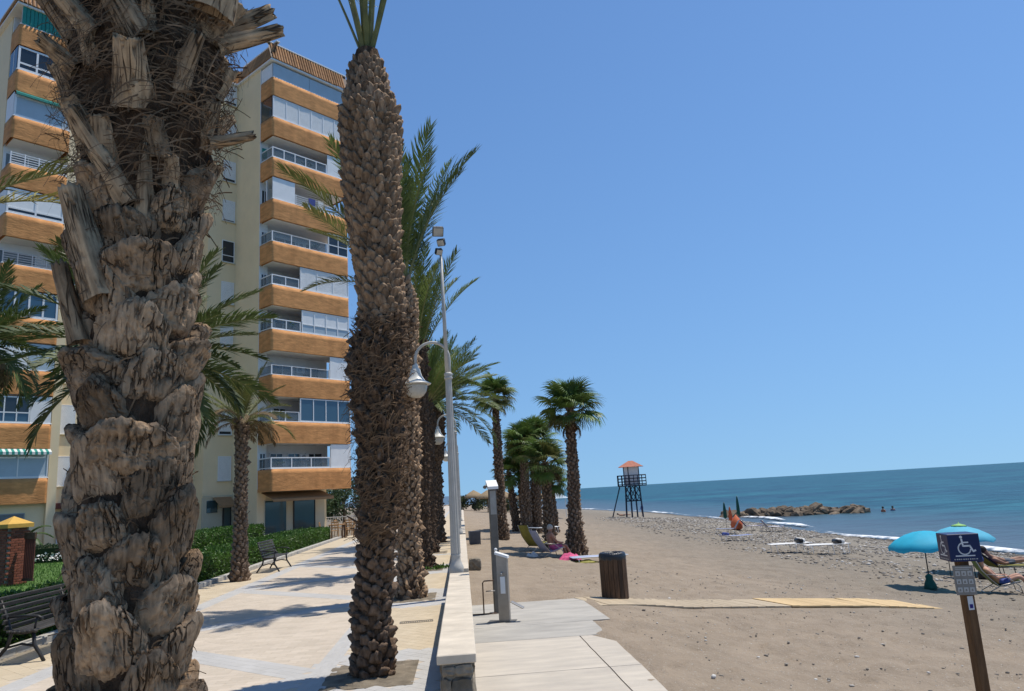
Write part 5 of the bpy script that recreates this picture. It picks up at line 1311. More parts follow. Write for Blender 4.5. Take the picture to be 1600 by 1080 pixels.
# gate pier
gp = thing('gate_pier', 'brick gate pier with yellow pyramid cap behind the near hedge', 'gate pier', (-14.1, 24.9, 0), R(-30))
MB().box(-.30, .30, -.30, .30, 0, 1.72).build('pier_core', MATS['mortar'], gp)
br = MB().cbox(-.113, .113, -.04, .04, -.033, .033, .006).mesh('brick', MATS['brick'])
for side in range(4):
    for r in range(22):
        for c in range(3 if r % 2 == 0 else 2):
            x = -.23 + .23 * c if r % 2 == 0 else -.115 + .23 * c
            inst('brick', br, gp, Matrix.Rotation(side * math.pi / 2, 4, 'Z') @ Matrix.Translation((x, -.285, .045 + r * .077)))
b = MB(); b.add([(-.4, -.4, 1.72), (.4, -.4, 1.72), (.4, .4, 1.72), (-.4, .4, 1.72), (-.4, -.4, 1.84), (.4, -.4, 1.84), (.4, .4, 1.84), (-.4, .4, 1.84), (0, 0, 2.08)], [(3, 2, 1, 0), (0, 1, 5, 4), (1, 2, 6, 5), (2, 3, 7, 6), (3, 0, 4, 7), (4, 5, 8), (5, 6, 8), (6, 7, 8), (7, 4, 8)]); b.build('cap', MATS['cap_yellow'], gp)
gg = thing('garden_gate', 'dark red slatted gate panel beside the brick pier', 'gate', (-13.62, 24.75, 0), R(-30))
MB().box(-.03, .5, -.03, .03, 1.35, 1.55).build('top_rail', MATS['rust'], gg); MB().box(-.03, .5, -.03, .03, .1, .18).build('bottom_rail', MATS['rust'], gg)
sl = MB().cbox(-.03, .03, -.02, .02, .18, 1.35, .004).mesh('slat', MATS['terracotta_dark'])
for i in range(6): inst('slat', sl, gg, Matrix.Translation((.03 + i * .085, 0, 0)))

# trees and bushes beyond
def leaf_tree(name, label, x, y, z0, h, rx, m, n_, size, seed, cat='tree', grp=None, trunk=True):
    o = thing(name, label, cat, (x, y, z0), 0, grp); r_ = random.Random(seed)
    cl_ = [(r_.uniform(-.7, .7) * rx, r_.uniform(-.7, .7) * rx, h * r_.uniform(.35 if trunk else .2, .86), rx * r_.uniform(.3, .55)) for _ in range(12)]
    if trunk:
        MB().tube([(0, 0, 0), (.06, .03, h * .3), (0, .05, h * .55)], [.16, .12, .08], 8).build('trunk', MATS['twig'], o, True)
        b = MB()
        for c in cl_[:6]:
            br_ = MB().tube([(0, .02, h * .35), (c[0] * .5, c[1] * .5, (h * .4 + c[2]) / 2), (c[0], c[1], c[2])], [.07, .045, .02], 5); br_.build('limb', MATS['twig'], o, True)
    else:
        MB().tube([(0, 0, 0), (.05, 0, h * .5)], [.08, .03], 6).build('stem', MATS['twig'], o, True)
    P_, Q_ = [], []
    for _ in range(n_):
        c = r_.choice(cl_); v = Vector((r_.gauss(0, 1), r_.gauss(0, 1), r_.gauss(0, 1))).normalized(); rr = c[3] * r_.uniform(.55, 1.05)
        P_.append((c[0] + v.x * rr, c[1] + v.y * rr, max(.05, c[2] + v.z * rr * .8))); Q_.append(tuple(v))
    V_, F_ = leaf_cloud(P_, Q_, size, seed); tag(inst('crown', np_mesh('crown', V_, F_, MATS[m]), o), kind='stuff')
    return o
TG = 'shrubs behind the terrace'
for i, (x, y, h, rx, lb) in enumerate([(-11.6, 58, 3.1, 1.7, 'dense dark shrub behind the terrace, nearest the shop corner'), (-9.6, 62, 3.3, 1.8, 'dense dark shrub behind the terrace, in the middle'), (-7.4, 66, 3.2, 1.7, 'dense dark shrub behind the terrace, nearest the palm trunks'), (-13.5, 66, 3.6, 2.2, 'taller shrub half hidden behind the shop corner')]):
    leaf_tree('shrub', lb, x, y, 0, h, rx, 'tree_leaf', 2600, .22, 70 + i, 'shrub', TG)
for i, (x, y, h, rx, lb) in enumerate([(-6.0, 112, 4.6, 3.0, 'far rounded tree just left of the lamp posts'), (-11.0, 104, 5.2, 3.4, 'far tree seen between the palm trunks'), (-17, 110, 6, 4, 'far tree behind the terrace shrubs')]):
    leaf_tree('far_tree', lb, x, y, 0, h, rx, 'tree_leaf', 1800, .4, 80 + i, 'tree', 'trees at the far end of the promenade')
for i in range(9):
    x = -1.0 + i * 1.35 + rng.uniform(-.3, .3); y = 108 + rng.uniform(-6, 6)
    leaf_tree('beach_shrub', ['first', 'second', 'third', 'fourth', 'fifth', 'sixth', 'seventh', 'eighth', 'ninth'][i] + ' low grey green shrub from the left in the far beach row', x, y, bz(max(0, x), y) - .1, rng.uniform(1.6, 2.5), 1.1, 'bush_grey', 420, .34, 90 + i, 'shrub', 'low shrubs at the far end of the sand', False)

# ------------------------------------------------------------------ lamp posts
def flute(b, z0, z1, r0, r1, n_=12):
    vs = []; m_ = n_ * 2
    for z, r in ((z0, r0), (z1, r1)):
        for k_ in range(m_): a_ = 2 * math.pi * k_ / m_; q = r * (1 if k_ % 2 else .87); vs.append((q * math.cos(a_), q * math.sin(a_), z))
    b.add(vs, [(k_, (k_ + 1) % m_, m_ + (k_ + 1) % m_, m_ + k_) for k_ in range(m_)])
def lamp_post(x, y, label, tall):
    o = thing('lamp_post', label, 'street lamp', (x, y, 0), 0, 'lamp posts along the sea wall')
    MB().lathe([(.15, 0), (.15, .03), (.118, .05), (.110, .40), (.122, .43), (.140, .50), (.142, .56), (.118, .62), (.095, .68), (.085, .74), (.09, .76), (.09, .80), (.08, .82)], 20).build('base', MATS['lamp_paint'], o, True)
    b = MB(); flute(b, .815, 4.20, .098, .066); b.build('shaft', MATS['lamp_paint'], o)
    MB().lathe([(.066, 4.19), (.085, 4.20), (.085, 4.23), (.07, 4.25), (.085, 4.27), (.085, 4.31), (.06, 4.33)], 16).build('collar', MATS['lamp_paint'], o, True)
    cx, cz, rd = -.31, 4.62, .34
    pts = [(.03, 0, 4.31), (.03, 0, 4.5)] + [(cx + rd * math.cos(t_), 0, cz + rd * math.sin(t_)) for t_ in np.linspace(0, math.pi, 15)] + [(cx - rd, 0, 4.52)]
    MB().tube(pts, .030, 8).build('arm', MATS['lamp_paint'], o, True)
    hx = cx - rd
    hd = MB().lathe([(.035, 4.54), (.06, 4.50), (.062, 4.45), (.095, 4.42), (.10, 4.38), (.13, 4.28), (.19, 4.19), (.27, 4.145), (.30, 4.13), (.30, 4.115), (.22, 4.11)], 24, (hx, 0, 0)).build('lamp_head', MATS['lamp_shade'], o, True)
    MB().lathe([(.225, 4.118), (.225, 4.06), (.20, 3.96), (.15, 3.89), (.08, 3.855), (.01, 3.845)], 20, (hx, 0, 0)).build('bowl', MATS['lamp_bowl'], hd, True)
    if tall:
        MB().tube([(-.02, 0, 4.30), (-.035, 0, 5.6), (-.05, 0, 6.95)], [.045, .038, .028], 10).build('upper_pole', MATS['lamp_paint'], o, True)
        for i, (z, s_, rz_) in enumerate(((6.86, .8, .4), (7.06, .9, -.3), (7.30, 1.25, .15))):
            M = Matrix.Translation((-.06 + (.03 if i % 2 else -.03), -.04, z)) @ Matrix.Rotation(rz_, 4, 'Z') @ Matrix.Rotation(R(35), 4, 'X')
            f_ = MB(); f_.cbox(-.09 * s_, .09 * s_, -.05, .05, -.08 * s_, .08 * s_, .012, M); fo_ = f_.build('floodlight', MATS['black_metal'] if i < 2 else MATS['steel_dark'], o)
            g_ = MB(); g_.box(-.075 * s_, .075 * s_, -.056, -.051, -.065 * s_, .065 * s_, M); g_.build('lens', MATS['lamp_bowl'], fo_)
    return o
lamp_post(-.17, 14.7, 'cream lamp post with curved arm and tall floodlight mast, nearest', True)
lamp_post(-.17, 28.5, 'second cream lamp post, its lamp hanging just below the nearest one', False)
lamp_post(-.17, 42.9, 'third cream lamp post, mostly hidden behind the nearer posts', False)

# ------------------------------------------------------------------ benches
def bench(x, y, label):
    o = thing('park_bench', label, 'bench', (x, y, 0), 0, 'black slatted benches facing the sea')
    L_ = 1.75
    def side(yy):
        b = MB(); w_ = .028
        def bar(pts, r_): b.tube([(p[0], yy, p[1]) for p in pts], r_, 6, True, .75)
        bar([(-.30, .0), (-.24, .10), (-.14, .22), (-.10, .38), (-.17, .60), (-.27, .86)], [.030, .030, .032, .034, .03, .022])
        bar([(.36, .0), (.30, .10), (.22, .22), (.20, .38)], [.03, .03, .032, .03]); bar([(-.12, .21), (.05, .245), (.21, .21)], .022)
        bar([(-.10, .40), (.05, .385), (.24, .40)], .026); bar([(-.15, .60), (.05, .615), (.24, .60), (.30, .57), (.30, .535)], [.02, .024, .026, .026, .02]); bar([(.20, .38), (.22, .50), (.24, .60)], .018)
        return b.build('leg_frame', MATS['dark_iron'], o, True)
    side(.1); side(L_ - .1)
    for i in range(6):
        x_ = -.09 + i * .066; z_ = .425 - .012 * math.sin(i / 5 * math.pi)
        MB().cbox(x_ - .027, x_ + .027, 0, L_, z_ - .014, z_ + .014, .006).build('seat_slat', MATS['bench_slat'], o)
    for i in range(6):
        s_ = i / 5; cx = -.135 - .125 * s_; cz = .475 + .38 * s_
        MB().cbox(-.030, .030, 0, L_, -.013, .013, .006, Matrix.Translation((cx, 0, cz)) @ Matrix.Rotation(R(-71), 4, 'Y')).build('back_slat', MATS['bench_slat'], o)
    return o
bench(-6.2, 11.15, 'black slatted bench partly hidden by the huge foreground trunk')
bench(-5.85, 23.1, 'black slatted bench beside the slim young palm')

# ------------------------------------------------------------------ shower, foot wash, hoop rail
def ramp_z(y): return rz(y)
sh = thing('beach_shower', 'tall grey metal beach shower post with white slanted top', 'shower', (.56, 14.1, ramp_z(14.1)), R(8))
MB().cbox(-.07, .07, -.05, .05, 0, 2.22, .01).build('post', MATS['steel_dark'], sh)
MB().box(-.055, .055, -.058, -.052, 1.75, 2.18).build('front_plate', MATS['steel'], sh)
b = MB(); b.add([(-.1, -.13, 2.21), (.1, -.13, 2.21), (.1, .07, 2.27), (-.1, .07, 2.27), (-.1, -.13, 2.26), (.1, -.13, 2.26), (.1, .07, 2.38), (-.1, .07, 2.38)], [(3, 2, 1, 0), (4, 5, 6, 7), (0, 1, 5, 4), (1, 2, 6, 5), (2, 3, 7, 6), (3, 0, 4, 7)]); b.build('cap', MATS['white_paint'], sh)
MB().tube([(-.06, -.04, 2.24), (-.13, -.10, 2.28), (-.16, -.14, 2.25)], [.02, .02, .035], 8).build('shower_head', MATS['steel_dark'], sh, True)
MB().tube([(.0, -.05, 1.12), (.0, -.075, 1.12)], .03, 12).build('push_button', MATS['white_paint'], sh, True)
MB().cbox(-.14, .14, -.12, .12, 0, .012, .003).build('base_plate', MATS['steel_dark'], sh)
fw = thing('foot_wash', 'short grey metal foot wash column with sloping white top', 'foot wash', (.62, 12.9, ramp_z(12.9)), R(-14))
b = MB(); b.add([(-.09, -.06, 0), (.09, -.06, 0), (.09, .06, 0), (-.09, .06, 0), (-.09, -.06, 1.08), (.09, -.06, 1.02), (.09, .06, 1.02), (-.09, .06, 1.08)], [(0, 3, 2, 1), (0, 1, 5, 4), (1, 2, 6, 5), (2, 3, 7, 6), (3, 0, 4, 7), (4, 5, 6, 7)]); b.build('column', MATS['steel'], fw)
b = MB(); b.add([(-.11, -.08, 1.085), (.11, -.08, 1.012), (.11, .08, 1.012), (-.11, .08, 1.085), (-.11, -.08, 1.125), (.11, -.08, 1.05), (.11, .08, 1.05), (-.11, .08, 1.125)], [(3, 2, 1, 0), (4, 5, 6, 7), (0, 1, 5, 4), (1, 2, 6, 5), (2, 3, 7, 6), (3, 0, 4, 7)]); b.build('top', MATS['white_paint'], fw)
MB().box(-.035, .045, -.068, -.062, .45, .72).build('notice', MATS['white_paint'], fw)
MB().tube([(.0, -.06, .78), (.0, -.12, .78), (.0, -.15, .75)], .017, 8).build('tap', MATS['steel'], fw, True)
b = MB(); b.cbox(-.03, .20, -.09, .06, .28, .295, .003, Matrix.Translation((.02, -.03, .05)) @ Matrix.Rotation(R(28), 4, 'Y')); b.build('foot_tray', MATS['steel'], fw)
b = MB(); b.box(-.28, .18, -.15, .13, 0, .008); b.build('base_plate', MATS['steel_dark'], fw)
hr = thing('hoop_rail', 'thin rusty metal rail beside the shower post', 'rail', (.30, 14.0, ramp_z(14.0)))
MB().tube([(0, 0, 0), (0, 0, .55), (.03, 0, .58), (.20, 0, .58)], .012, 8).build('upright', MATS['rust'], hr, True); MB().tube([(-.22, .0, .012), (.24, .0, .012)], .012, 8).build('foot_bar', MATS['rust'], hr, True)
MB().tube([(.05, 0, .40), (.22, 0, .40)], .01, 8).build('cross_bar', MATS['steel'], hr, True)
# stone block and folded board by the wall
bk = inst('stone_block', stone_mesh(44.0, .34, .30, .34), None, Matrix.Translation((.27, 21.2, .02))); tag(bk, 'squat rough stone block on the sand against the wall', 'block')
ab = thing('folded_board', 'dark grey folded board leaning by the wall on the sand', 'board', (.48, 32.0, bz(.48, 32) - .02), R(12))
MB().cbox(-.24, .20, -.02, .02, .03, .60, .01, Matrix.Rotation(R(14), 4, 'X')).build('front_panel', MATS['grey_fabric'], ab); MB().cbox(-.24, .20, -.02, .02, .03, .58, .01, Matrix.Translation((.04, .30, 0)) @ Matrix.Rotation(R(-14), 4, 'X')).build('rear_panel', MATS['grey_fabric'], ab); MB().tube([(.21, 0, 0), (.24, .12, .62), (.27, .3, 0)], .012, 6).build('frame', MATS['black_metal'], ab)
# ------------------------------------------------------------------ litter bin
bn = thing('litter_bin', 'dark wooden slatted litter bin with black bag beside the boardwalk', 'bin', (3.05, 15.75, bz(3.05, 15.75) - .01))
MB().lathe([(.24, .02), (.24, .80)], 18).build('liner', MATS['black_metal'], bn)
sl = MB().cbox(-.047, .047, -.02, .02, .0, .86, .006).mesh('slat', MATS['bin_wood'])
for i in range(17): a_ = 2 * math.pi * i / 17; inst('slat', sl, bn, Matrix.Rotation(a_, 4, 'Z') @ Matrix.Translation((0, -.255, rng.uniform(-.006, .006))))
b = MB(); vs = []; n_ = 30
for j, (r, z) in enumerate(((.275, .78), (.285, .84), (.27, .91), (.235, .93), (.20, .90), (.19, .70))):
    for k_ in range(n_): a_ = 2 * math.pi * k_ / n_; q = r * (1 + .03 * fbm(math.cos(a_) * 5, math.sin(a_) * 5, j)); vs.append((q * math.cos(a_), q * math.sin(a_), z + .012 * fbm(math.cos(a_) * 6, math.sin(a_) * 6, j + 7)))
b.add(vs, [(j * n_ + k_, j * n_ + (k_ + 1) % n_, (j + 1) * n_ + (k_ + 1) % n_, (j + 1) * n_ + k_) for j in range(5) for k_ in range(n_)]); b.build('bag', MATS['bin_bag'], bn, True)

# ------------------------------------------------------------------ wheelchair sign
SX, SY = 4.60, 6.85
sg = thing('access_sign', 'wooden post with blue wheelchair symbol box and grey icon board', 'sign', (SX, SY, bz(SX, SY) - .05), R(-34))
TZ = 1.285 - (bz(SX, SY) - .05)     # height of the top of the box above the base
MB().cbox(-.044, .044, -.044, .044, 0, TZ - .02, .006, Matrix.Rotation(R(45 - 8), 4, 'Z')).build('post', MATS['post_wood'], sg)
HB = .135
bx_ = MB().cbox(-HB, HB, -HB, HB, TZ - .245, TZ, .004, Matrix.Rotation(R(20), 4, 'Z')).build('symbol_box', MATS['sign_blue'], sg)
def stroke(b, pts, w, y):
    for (ax, az), (bx, bz_) in zip(pts[:-1], pts[1:]):
        d = Vector((bx - ax, 0, bz_ - az)); L2 = d.length; d.normalize(); n_ = Vector((-d.z, 0, d.x)) * w / 2; e = d * w * .25
        A_, B_ = Vector((ax, y, az)) - e, Vector((bx, y, bz_)) + e; b.add([A_ - n_, B_ - n_, B_ + n_, A_ + n_], [(0, 1, 2, 3)])
def disc(b, cx, cz, r, y, n_=14): b.add([(cx + r * math.cos(2 * math.pi * i / n_), y, cz + r * math.sin(2 * math.pi * i / n_)) for i in range(n_)], [tuple(range(n_))])
for f_ in (0, 1):
    s_ = .098; zc = TZ - .112; y = -HB - .0015
    b = MB(); disc(b, -.02 * 1, zc + .085, .013, y)
    stroke(b, [(-.018, zc + .066), (-.012, zc + .005), (.045, zc + .005), (.068, zc - .045), (.088, zc - .036)], .015, y - .0002); stroke(b, [(-.014, zc + .036), (.034, zc + .036)], .012, y - .0004)
    M = Matrix.Rotation(R(20 - 90 * f_), 4, 'Z'); o_ = b.build('wheelchair_figure', MATS['sign_white'], bx_, False, M)
    b = MB(); arc = [(-.004 + .052 * math.cos(t_), zc - .018 + .052 * math.sin(t_)) for t_ in np.linspace(R(112), R(350), 16)]; stroke(b, arc, .011, y - .0006); b.build('wheel_arc', MATS['sign_white'], bx_, False, M)
    b = MB(); stroke(b, [(-.085, zc - .082), (.075, zc - .082)], .010, y); b.build('ground_line', MATS['sign_white'], bx_, False, M)
    b = MB()
    for q in range(11): stroke(b, [(-.1 + q * .0185, zc - .112), (-.1 + q * .0185 + (.008 if q % 3 else .004), zc - .112)], .009, y)
    tag(b.build('small_print', MATS['sign_icon'], bx_, False, M), kind='stuff')
MP = Matrix.Translation((-.01, 0, 0)) @ Matrix.Rotation(R(14), 4, 'Z') @ Matrix.Diagonal((.80, 1, 1, 1))
bd = MB().cbox(-.115, .095, -.088, -.076, TZ - .545, TZ - .285, .002, MP).build('icon_board', MATS['sign_grey'], sg)
for r in range(3):
    for c in range(3):
        b = MB(); b.box(-.095 + c * .062, -.095 + c * .062 + .046, -.0905, -.0885, TZ - .375 - r * .072, TZ - .375 - r * .072 + .042, MP); ic = b.build('icon', MATS['sign_icon'], bd)
        b = MB(); b.add([MP @ Vector(p_) for p_ in [(-.086 + c * .062, -.0915, TZ - .368 - r * .072), (-.062 + c * .062, -.0915, TZ - .366 - r * .072), (-.066 + c * .062, -.0915, TZ - .343 - r * .072), (-.08 + c * .062, -.0915, TZ - .348 - r * .072)]], [(0, 1, 2, 3)]); b.build('pictogram', MATS['sign_grey'], ic)
b = MB(); stroke(b, [(-.09, TZ - .302), (.075, TZ - .302)], .008, -.0895); stroke(b, [(-.09, TZ - .318), (.05, TZ - .318)], .006, -.0895); b.build('heading_lines', MATS['sign_icon'], bd, False, MP)
MS = Matrix.Rotation(R(37), 4, 'Z'); MB().box(-.036, .018, -.0475, -.0455, TZ - .68, TZ - .56).build('sticker', MATS['sign_white'], sg, False, MS); MB().box(-.026, .006, -.0500, -.0485, TZ - .665, TZ - .63).build('sticker_print', MATS['purple_towel'], sg, False, MS)
# ------------------------------------------------------------------ lifeguard tower
TX, TY = 19.9, 86.9
tw = thing('lifeguard_tower', 'dark blue lifeguard tower with lattice legs and red hip roof', 'lifeguard tower', (TX, TY, bz(TX, TY) - .03), R(-14))
def beam(b, a, c, w): b.tube([a, c], w, 4)
for sx_ in (-1, -.33, .33, 1):
    for sy_ in (-1, 1): 
        b = MB(); beam(b, (sx_ * .95, sy_ * .8, 0), (sx_ * .80, sy_ * .75, 3.6), .075); b.build('leg', MATS['tower_wood'], tw)
for sy_ in (-.78, .78):
    for i in range(4):
        for j in range(2):
            for sg_ in (0, 1):
                x0 = -.84 + i * .42; z0 = 1.9 + j * .85; b = MB(); beam(b, (x0 + .42 * sg_, sy_, z0), (x0 + .42 * (1 - sg_), sy_, z0 + .85), .035); b.build('brace', MATS['tower_wood'], tw)
    b = MB(); beam(b, (-.9, sy_, 1.88), (.9, sy_, 1.88), .05); b.build('tie_beam', MATS['tower_wood'], tw)
MB().cbox(-1.65, 1.65, -1.3, 1.3, 3.55, 3.68, .01).build('deck', MATS['tower_wood'], tw)
for (x0, y0, x1, y1) in ((-1.62, -1.27, 1.62, -1.27), (-1.62, 1.27, 1.62, 1.27), (-1.62, -1.27, -1.62, 1.27), (1.62, -1.27, 1.62, 1.27)):
    b = MB()
    for z in (3.78, 4.1, 4.45, 4.8): beam(b, (x0, y0, z), (x1, y1, z), .05)
    for i in range(8): t_ = i / 7; beam(b, (x0 + (x1 - x0) * t_, y0 + (y1 - y0) * t_, 3.68), (x0 + (x1 - x0) * t_, y0 + (y1 - y0) * t_, 4.83), .045)
    b.build('railing', MATS['tower_wood'], tw)
cb = MB().box(-.85, .85, -.7, .7, 3.69, 5.78).build('cabin', MATS['white_paint'], tw)
for x in (-.87, -.35, .87): b = MB(); beam(b, (x, -.72, 3.69), (x, -.72, 5.78), .05); b.build('corner_post', MATS['tower_wood'], cb)
b = MB(); b.add([(-1.45, -1.2, 5.78), (1.45, -1.2, 5.78), (1.45, 1.2, 5.78), (-1.45, 1.2, 5.78), (-.25, 0, 6.5), (.25, 0, 6.5)], [(3, 2, 1, 0), (0, 1, 5, 4), (1, 2, 5), (2, 3, 4, 5), (3, 0, 4)]); b.build('roof', MATS['tower_roof'], tw)
for s_ in (-.25, .25): b = MB(); beam(b, (-2.6, s_ - .3, 0), (-1.45, s_ - .3, 3.6), .06); b.build('ladder_rail', MATS['tower_wood'], tw)
for i in range(11): t_ = (i + .5) / 11; b = MB(); beam(b, (-2.6 + 1.15 * t_, -.55, 3.6 * t_), (-2.6 + 1.15 * t_, -.05, 3.6 * t_), .035); b.build('rung', MATS['tower_wood'], tw)

# ------------------------------------------------------------------ breakwater
bwk = thing('breakwater', 'low brown rock breakwater reaching out into the sea', 'breakwater', (28.9, 82.2, SEA), 0)
def rock_me(seed):
    bm = bmesh.new(); bmesh.ops.create_icosphere(bm, subdivisions=2, radius=1)
    for v in bm.verts:
        c = v.co.copy(); q = mn.cell(c * 1.3 + Vector((seed * 3, 0, 0))); v.co = c * (1 + .32 * fbm(c.x * 1.1 + seed, c.y * 1.1, c.z * 1.1, 2) + .12 * q); v.co.z *= .8
        for ax in range(3):
            if abs(v.co[ax]) > .72: v.co[ax] = math.copysign(.72 + (abs(v.co[ax]) - .72) * .25, v.co[ax])
    me = bpy.data.meshes.new('rock'); bm.to_mesh(me); bm.free(); me.materials.append(MATS['rock']); return me
RK = [rock_me(i) for i in range(9)]
for i in range(190):
    t_ = rng.random() ** .9; L_ = 14.0 * t_; an = R(-31.5)
    wd = 1.25 * (1 - .2 * t_); off = rng.gauss(0, .55) * wd
    x = L_ * math.cos(an) - off * math.sin(an); y = L_ * math.sin(an) + off * math.cos(an); s_ = rng.uniform(.38, .85)
    z = max(0, .68 - abs(off) * .45) * rng.uniform(.3, 1.05) * min(1, .35 + t_ * 2.2) - .15 + (.12 if t_ < .08 else 0)
    inst('rock', RK[rng.randrange(9)], bwk, Matrix.Translation((x, y, z)) @ Euler((rng.uniform(-.5, .5), rng.uniform(-.5, .5), rng.uniform(0, 6.28))).to_matrix().to_4x4() @ Matrix.Diagonal((s_ * rng.uniform(.9, 1.5), s_, s_ * rng.uniform(.6, .9), 1)))

# ------------------------------------------------------------------ people
def skin_body(joints, edges, mats, cloth=None):
    me = bpy.data.meshes.new('body'); bm = bmesh.new(); ids = {}; lay_ = bm.verts.layers.skin.verify()
    for n_, (p_, r_) in joints.items(): ids[n_] = bm.verts.new(p_)
    for a_, c_ in edges: bm.edges.new((ids[a_], ids[c_]))
    bm.verts.index_update()
    for n_, (p_, r_) in joints.items():
        sv_ = ids[n_][lay_]; sv_.radius = (r_, r_) if not hasattr(r_, '__len__') else r_
        if n_ == 'pelvis': sv_.use_root = True
    bm.to_mesh(me); bm.free()
    o = bpy.data.objects.new('tmp_body', me); COL.objects.link(o); sk = o.modifiers.new('s', 'SKIN'); sk.use_smooth_shade = True; ss = o.modifiers.new('d', 'SUBSURF'); ss.levels = 2; ss.render_levels = 2
    dg = bpy.context.evaluated_depsgraph_get(); m2 = bpy.data.meshes.new_from_object(o.evaluated_get(dg)); bpy.data.objects.remove(o); bpy.data.meshes.remove(me)
    m2.materials.clear()
    for m in mats: m2.materials.append(MATS[m])
    for p_ in m2.polygons:
        p_.use_smooth = True; p_.material_index = 1 if (cloth and cloth(p_.center)) else 0
    return m2
ED = [('pelvis', 'belly'), ('belly', 'chest'), ('chest', 'neck'), ('neck', 'jaw'), ('jaw', 'head')]
for s_ in 'LR': ED += [('chest', 'sh' + s_), ('sh' + s_, 'el' + s_), ('el' + s_, 'wr' + s_), ('wr' + s_, 'ha' + s_), ('pelvis', 'hip' + s_), ('hip' + s_, 'kn' + s_), ('kn' + s_, 'an' + s_), ('an' + s_, 'to' + s_)]
for s_ in 'LR': ED += [('ha' + s_, 'fa' + s_), ('ha' + s_, 'fb' + s_), ('ha' + s_, 'fc' + s_), ('wr' + s_, 'th' + s_)]
RAD = dict(pelvis=(.15, .13), belly=(.135, .11), chest=(.155, .12), neck=.055, jaw=.075, head=.095, sh=.062, el=.042, wr=.03, ha=.036, fa=.011, fb=.011, fc=.011, th=.012, hip=.095, kn=.06, an=.042, to=.035)
def person(label, pose, loc, rotz, mats, cloth, hair='hair_dark', scale=1.0, cap=None, grp=None):
    o = thing('person', label, 'person', loc, rotz, grp)
    j = {}
    for k_, p_ in pose.items():
        base = k_ if k_ in RAD else k_[:-1]; j[k_] = (tuple(c * scale for c in p_), RAD[base] if not hasattr(RAD[base], '__len__') else RAD[base])
    for s_ in 'LR':   # fingers follow the forearm
        h_ = Vector(j['ha' + s_][0]); w_ = Vector(j['wr' + s_][0]); d = (h_ - w_).normalized(); q = d.cross(Vector((0, 0, 1))).normalized() if abs(d.z) < .9 else Vector((0, 1, 0))
        for n_, off, ln in (('fa', -.025, .075), ('fb', 0, .085), ('fc', .025, .07)): j[n_ + s_] = (tuple(h_ + d * ln + q * off), RAD[n_])
        j['th' + s_] = (tuple(w_ + d * .06 + q * (.05 if s_ == 'L' else -.05)), RAD['th'])
    inst('body', skin_body(j, ED, mats, cloth), o)
    hd = Vector(j['head'][0]); jw = Vector(j['jaw'][0]); up = (hd - jw).normalized()
    b = MB(); prof = [(.005, .128), (.05, .118), (.085, .09), (.105, .04), (.106, -.005), (.095, -.05)]; b.lathe(prof[::-1], 14)
    q = up.to_track_quat('Z', 'X').to_matrix().to_4x4(); b.build('cap' if cap else 'hair', MATS[cap or hair], o, True, Matrix.Translation(hd + up * -.0) @ q)
    return o
STAND = dict(pelvis=(0, 0, .95), belly=(.01, 0, 1.12), chest=(0, 0, 1.32), neck=(0, 0, 1.47), jaw=(.03, 0, 1.54), head=(.015, 0, 1.63), shL=(0, .18, 1.40), shR=(0, -.18, 1.40), elL=(-.02, .24, 1.14), elR=(.04, -.24, 1.14), wrL=(.05, .25, .92), wrR=(.16, -.23, .96), haL=(.06, .25, .85), haR=(.21, -.22, .91),
             hipL=(0, .09, .90), hipR=(0, -.09, .90), knL=(.03, .10, .50), knR=(-.02, -.10, .50), anL=(0, .10, .09), anR=(-.06, -.10, .09), toL=(.15, .11, .035), toR=(.09, -.12, .035))
RECL = dict(pelvis=(0, 0, .26), belly=(-.14, 0, .40), chest=(-.28, 0, .56), neck=(-.38, 0, .70), jaw=(-.38, 0, .78), head=(-.40, 0, .87), shL=(-.31, .19, .62), shR=(-.31, -.19, .62), elL=(-.14, .27, .42), elR=(-.14, -.27, .42), wrL=(.08, .18, .44), wrR=(.08, -.18, .44), haL=(.14, .13, .45), haR=(.14, -.13, .45),
            hipL=(.05, .10, .27), hipR=(.05, -.10, .27), knL=(.46, .12, .46), knR=(.43, -.12, .44), anL=(.80, .12, .10), anR=(.78, -.12, .09), toL=(.93, .13, .16), toR=(.91, -.13, .15))
SIT = dict(pelvis=(0, 0, .34), belly=(-.05, 0, .52), chest=(-.08, 0, .72), neck=(-.06, 0, .88), jaw=(-.03, 0, .95), head=(-.04, 0, 1.04), shL=(-.08, .18, .81), shR=(-.08, -.18, .81), elL=(.06, .26, .58), elR=(.05, -.26, .58), wrL=(.28, .18, .52), wrR=(.27, -.18, .52), haL=(.34, .14, .52), haR=(.33, -.14, .52),
           hipL=(.05, .10, .35), hipR=(.05, -.10, .35), knL=(.45, .13, .45), knR=(.45, -.13, .43), anL=(.62, .13, .08), anR=(.66, -.13, .08), toL=(.78, .14, .05), toR=(.80, -.14, .05))
LIE = dict(pelvis=(0, 0, .12), belly=(-.18, 0, .13), chest=(-.40, 0, .15), neck=(-.56, 0, .20), jaw=(-.62, 0, .24), head=(-.70, 0, .27), shL=(-.46, .19, .14), shR=(-.46, -.19, .14), elL=(-.24, .28, .10), elR=(-.24, -.28, .10), wrL=(.0, .24, .13), wrR=(.0, -.24, .13), haL=(.06, .22, .13), haR=(.06, -.22, .13),
           hipL=(.06, .09, .12), hipR=(.06, -.09, .12), knL=(.46, .10, .20), knR=(.46, -.10, .15), anL=(.86, .10, .08), anR=(.86, -.10, .08), toL=(.94, .12, .17), toR=(.94, -.12, .17))
def gz(x, y): return sandz(x, y)

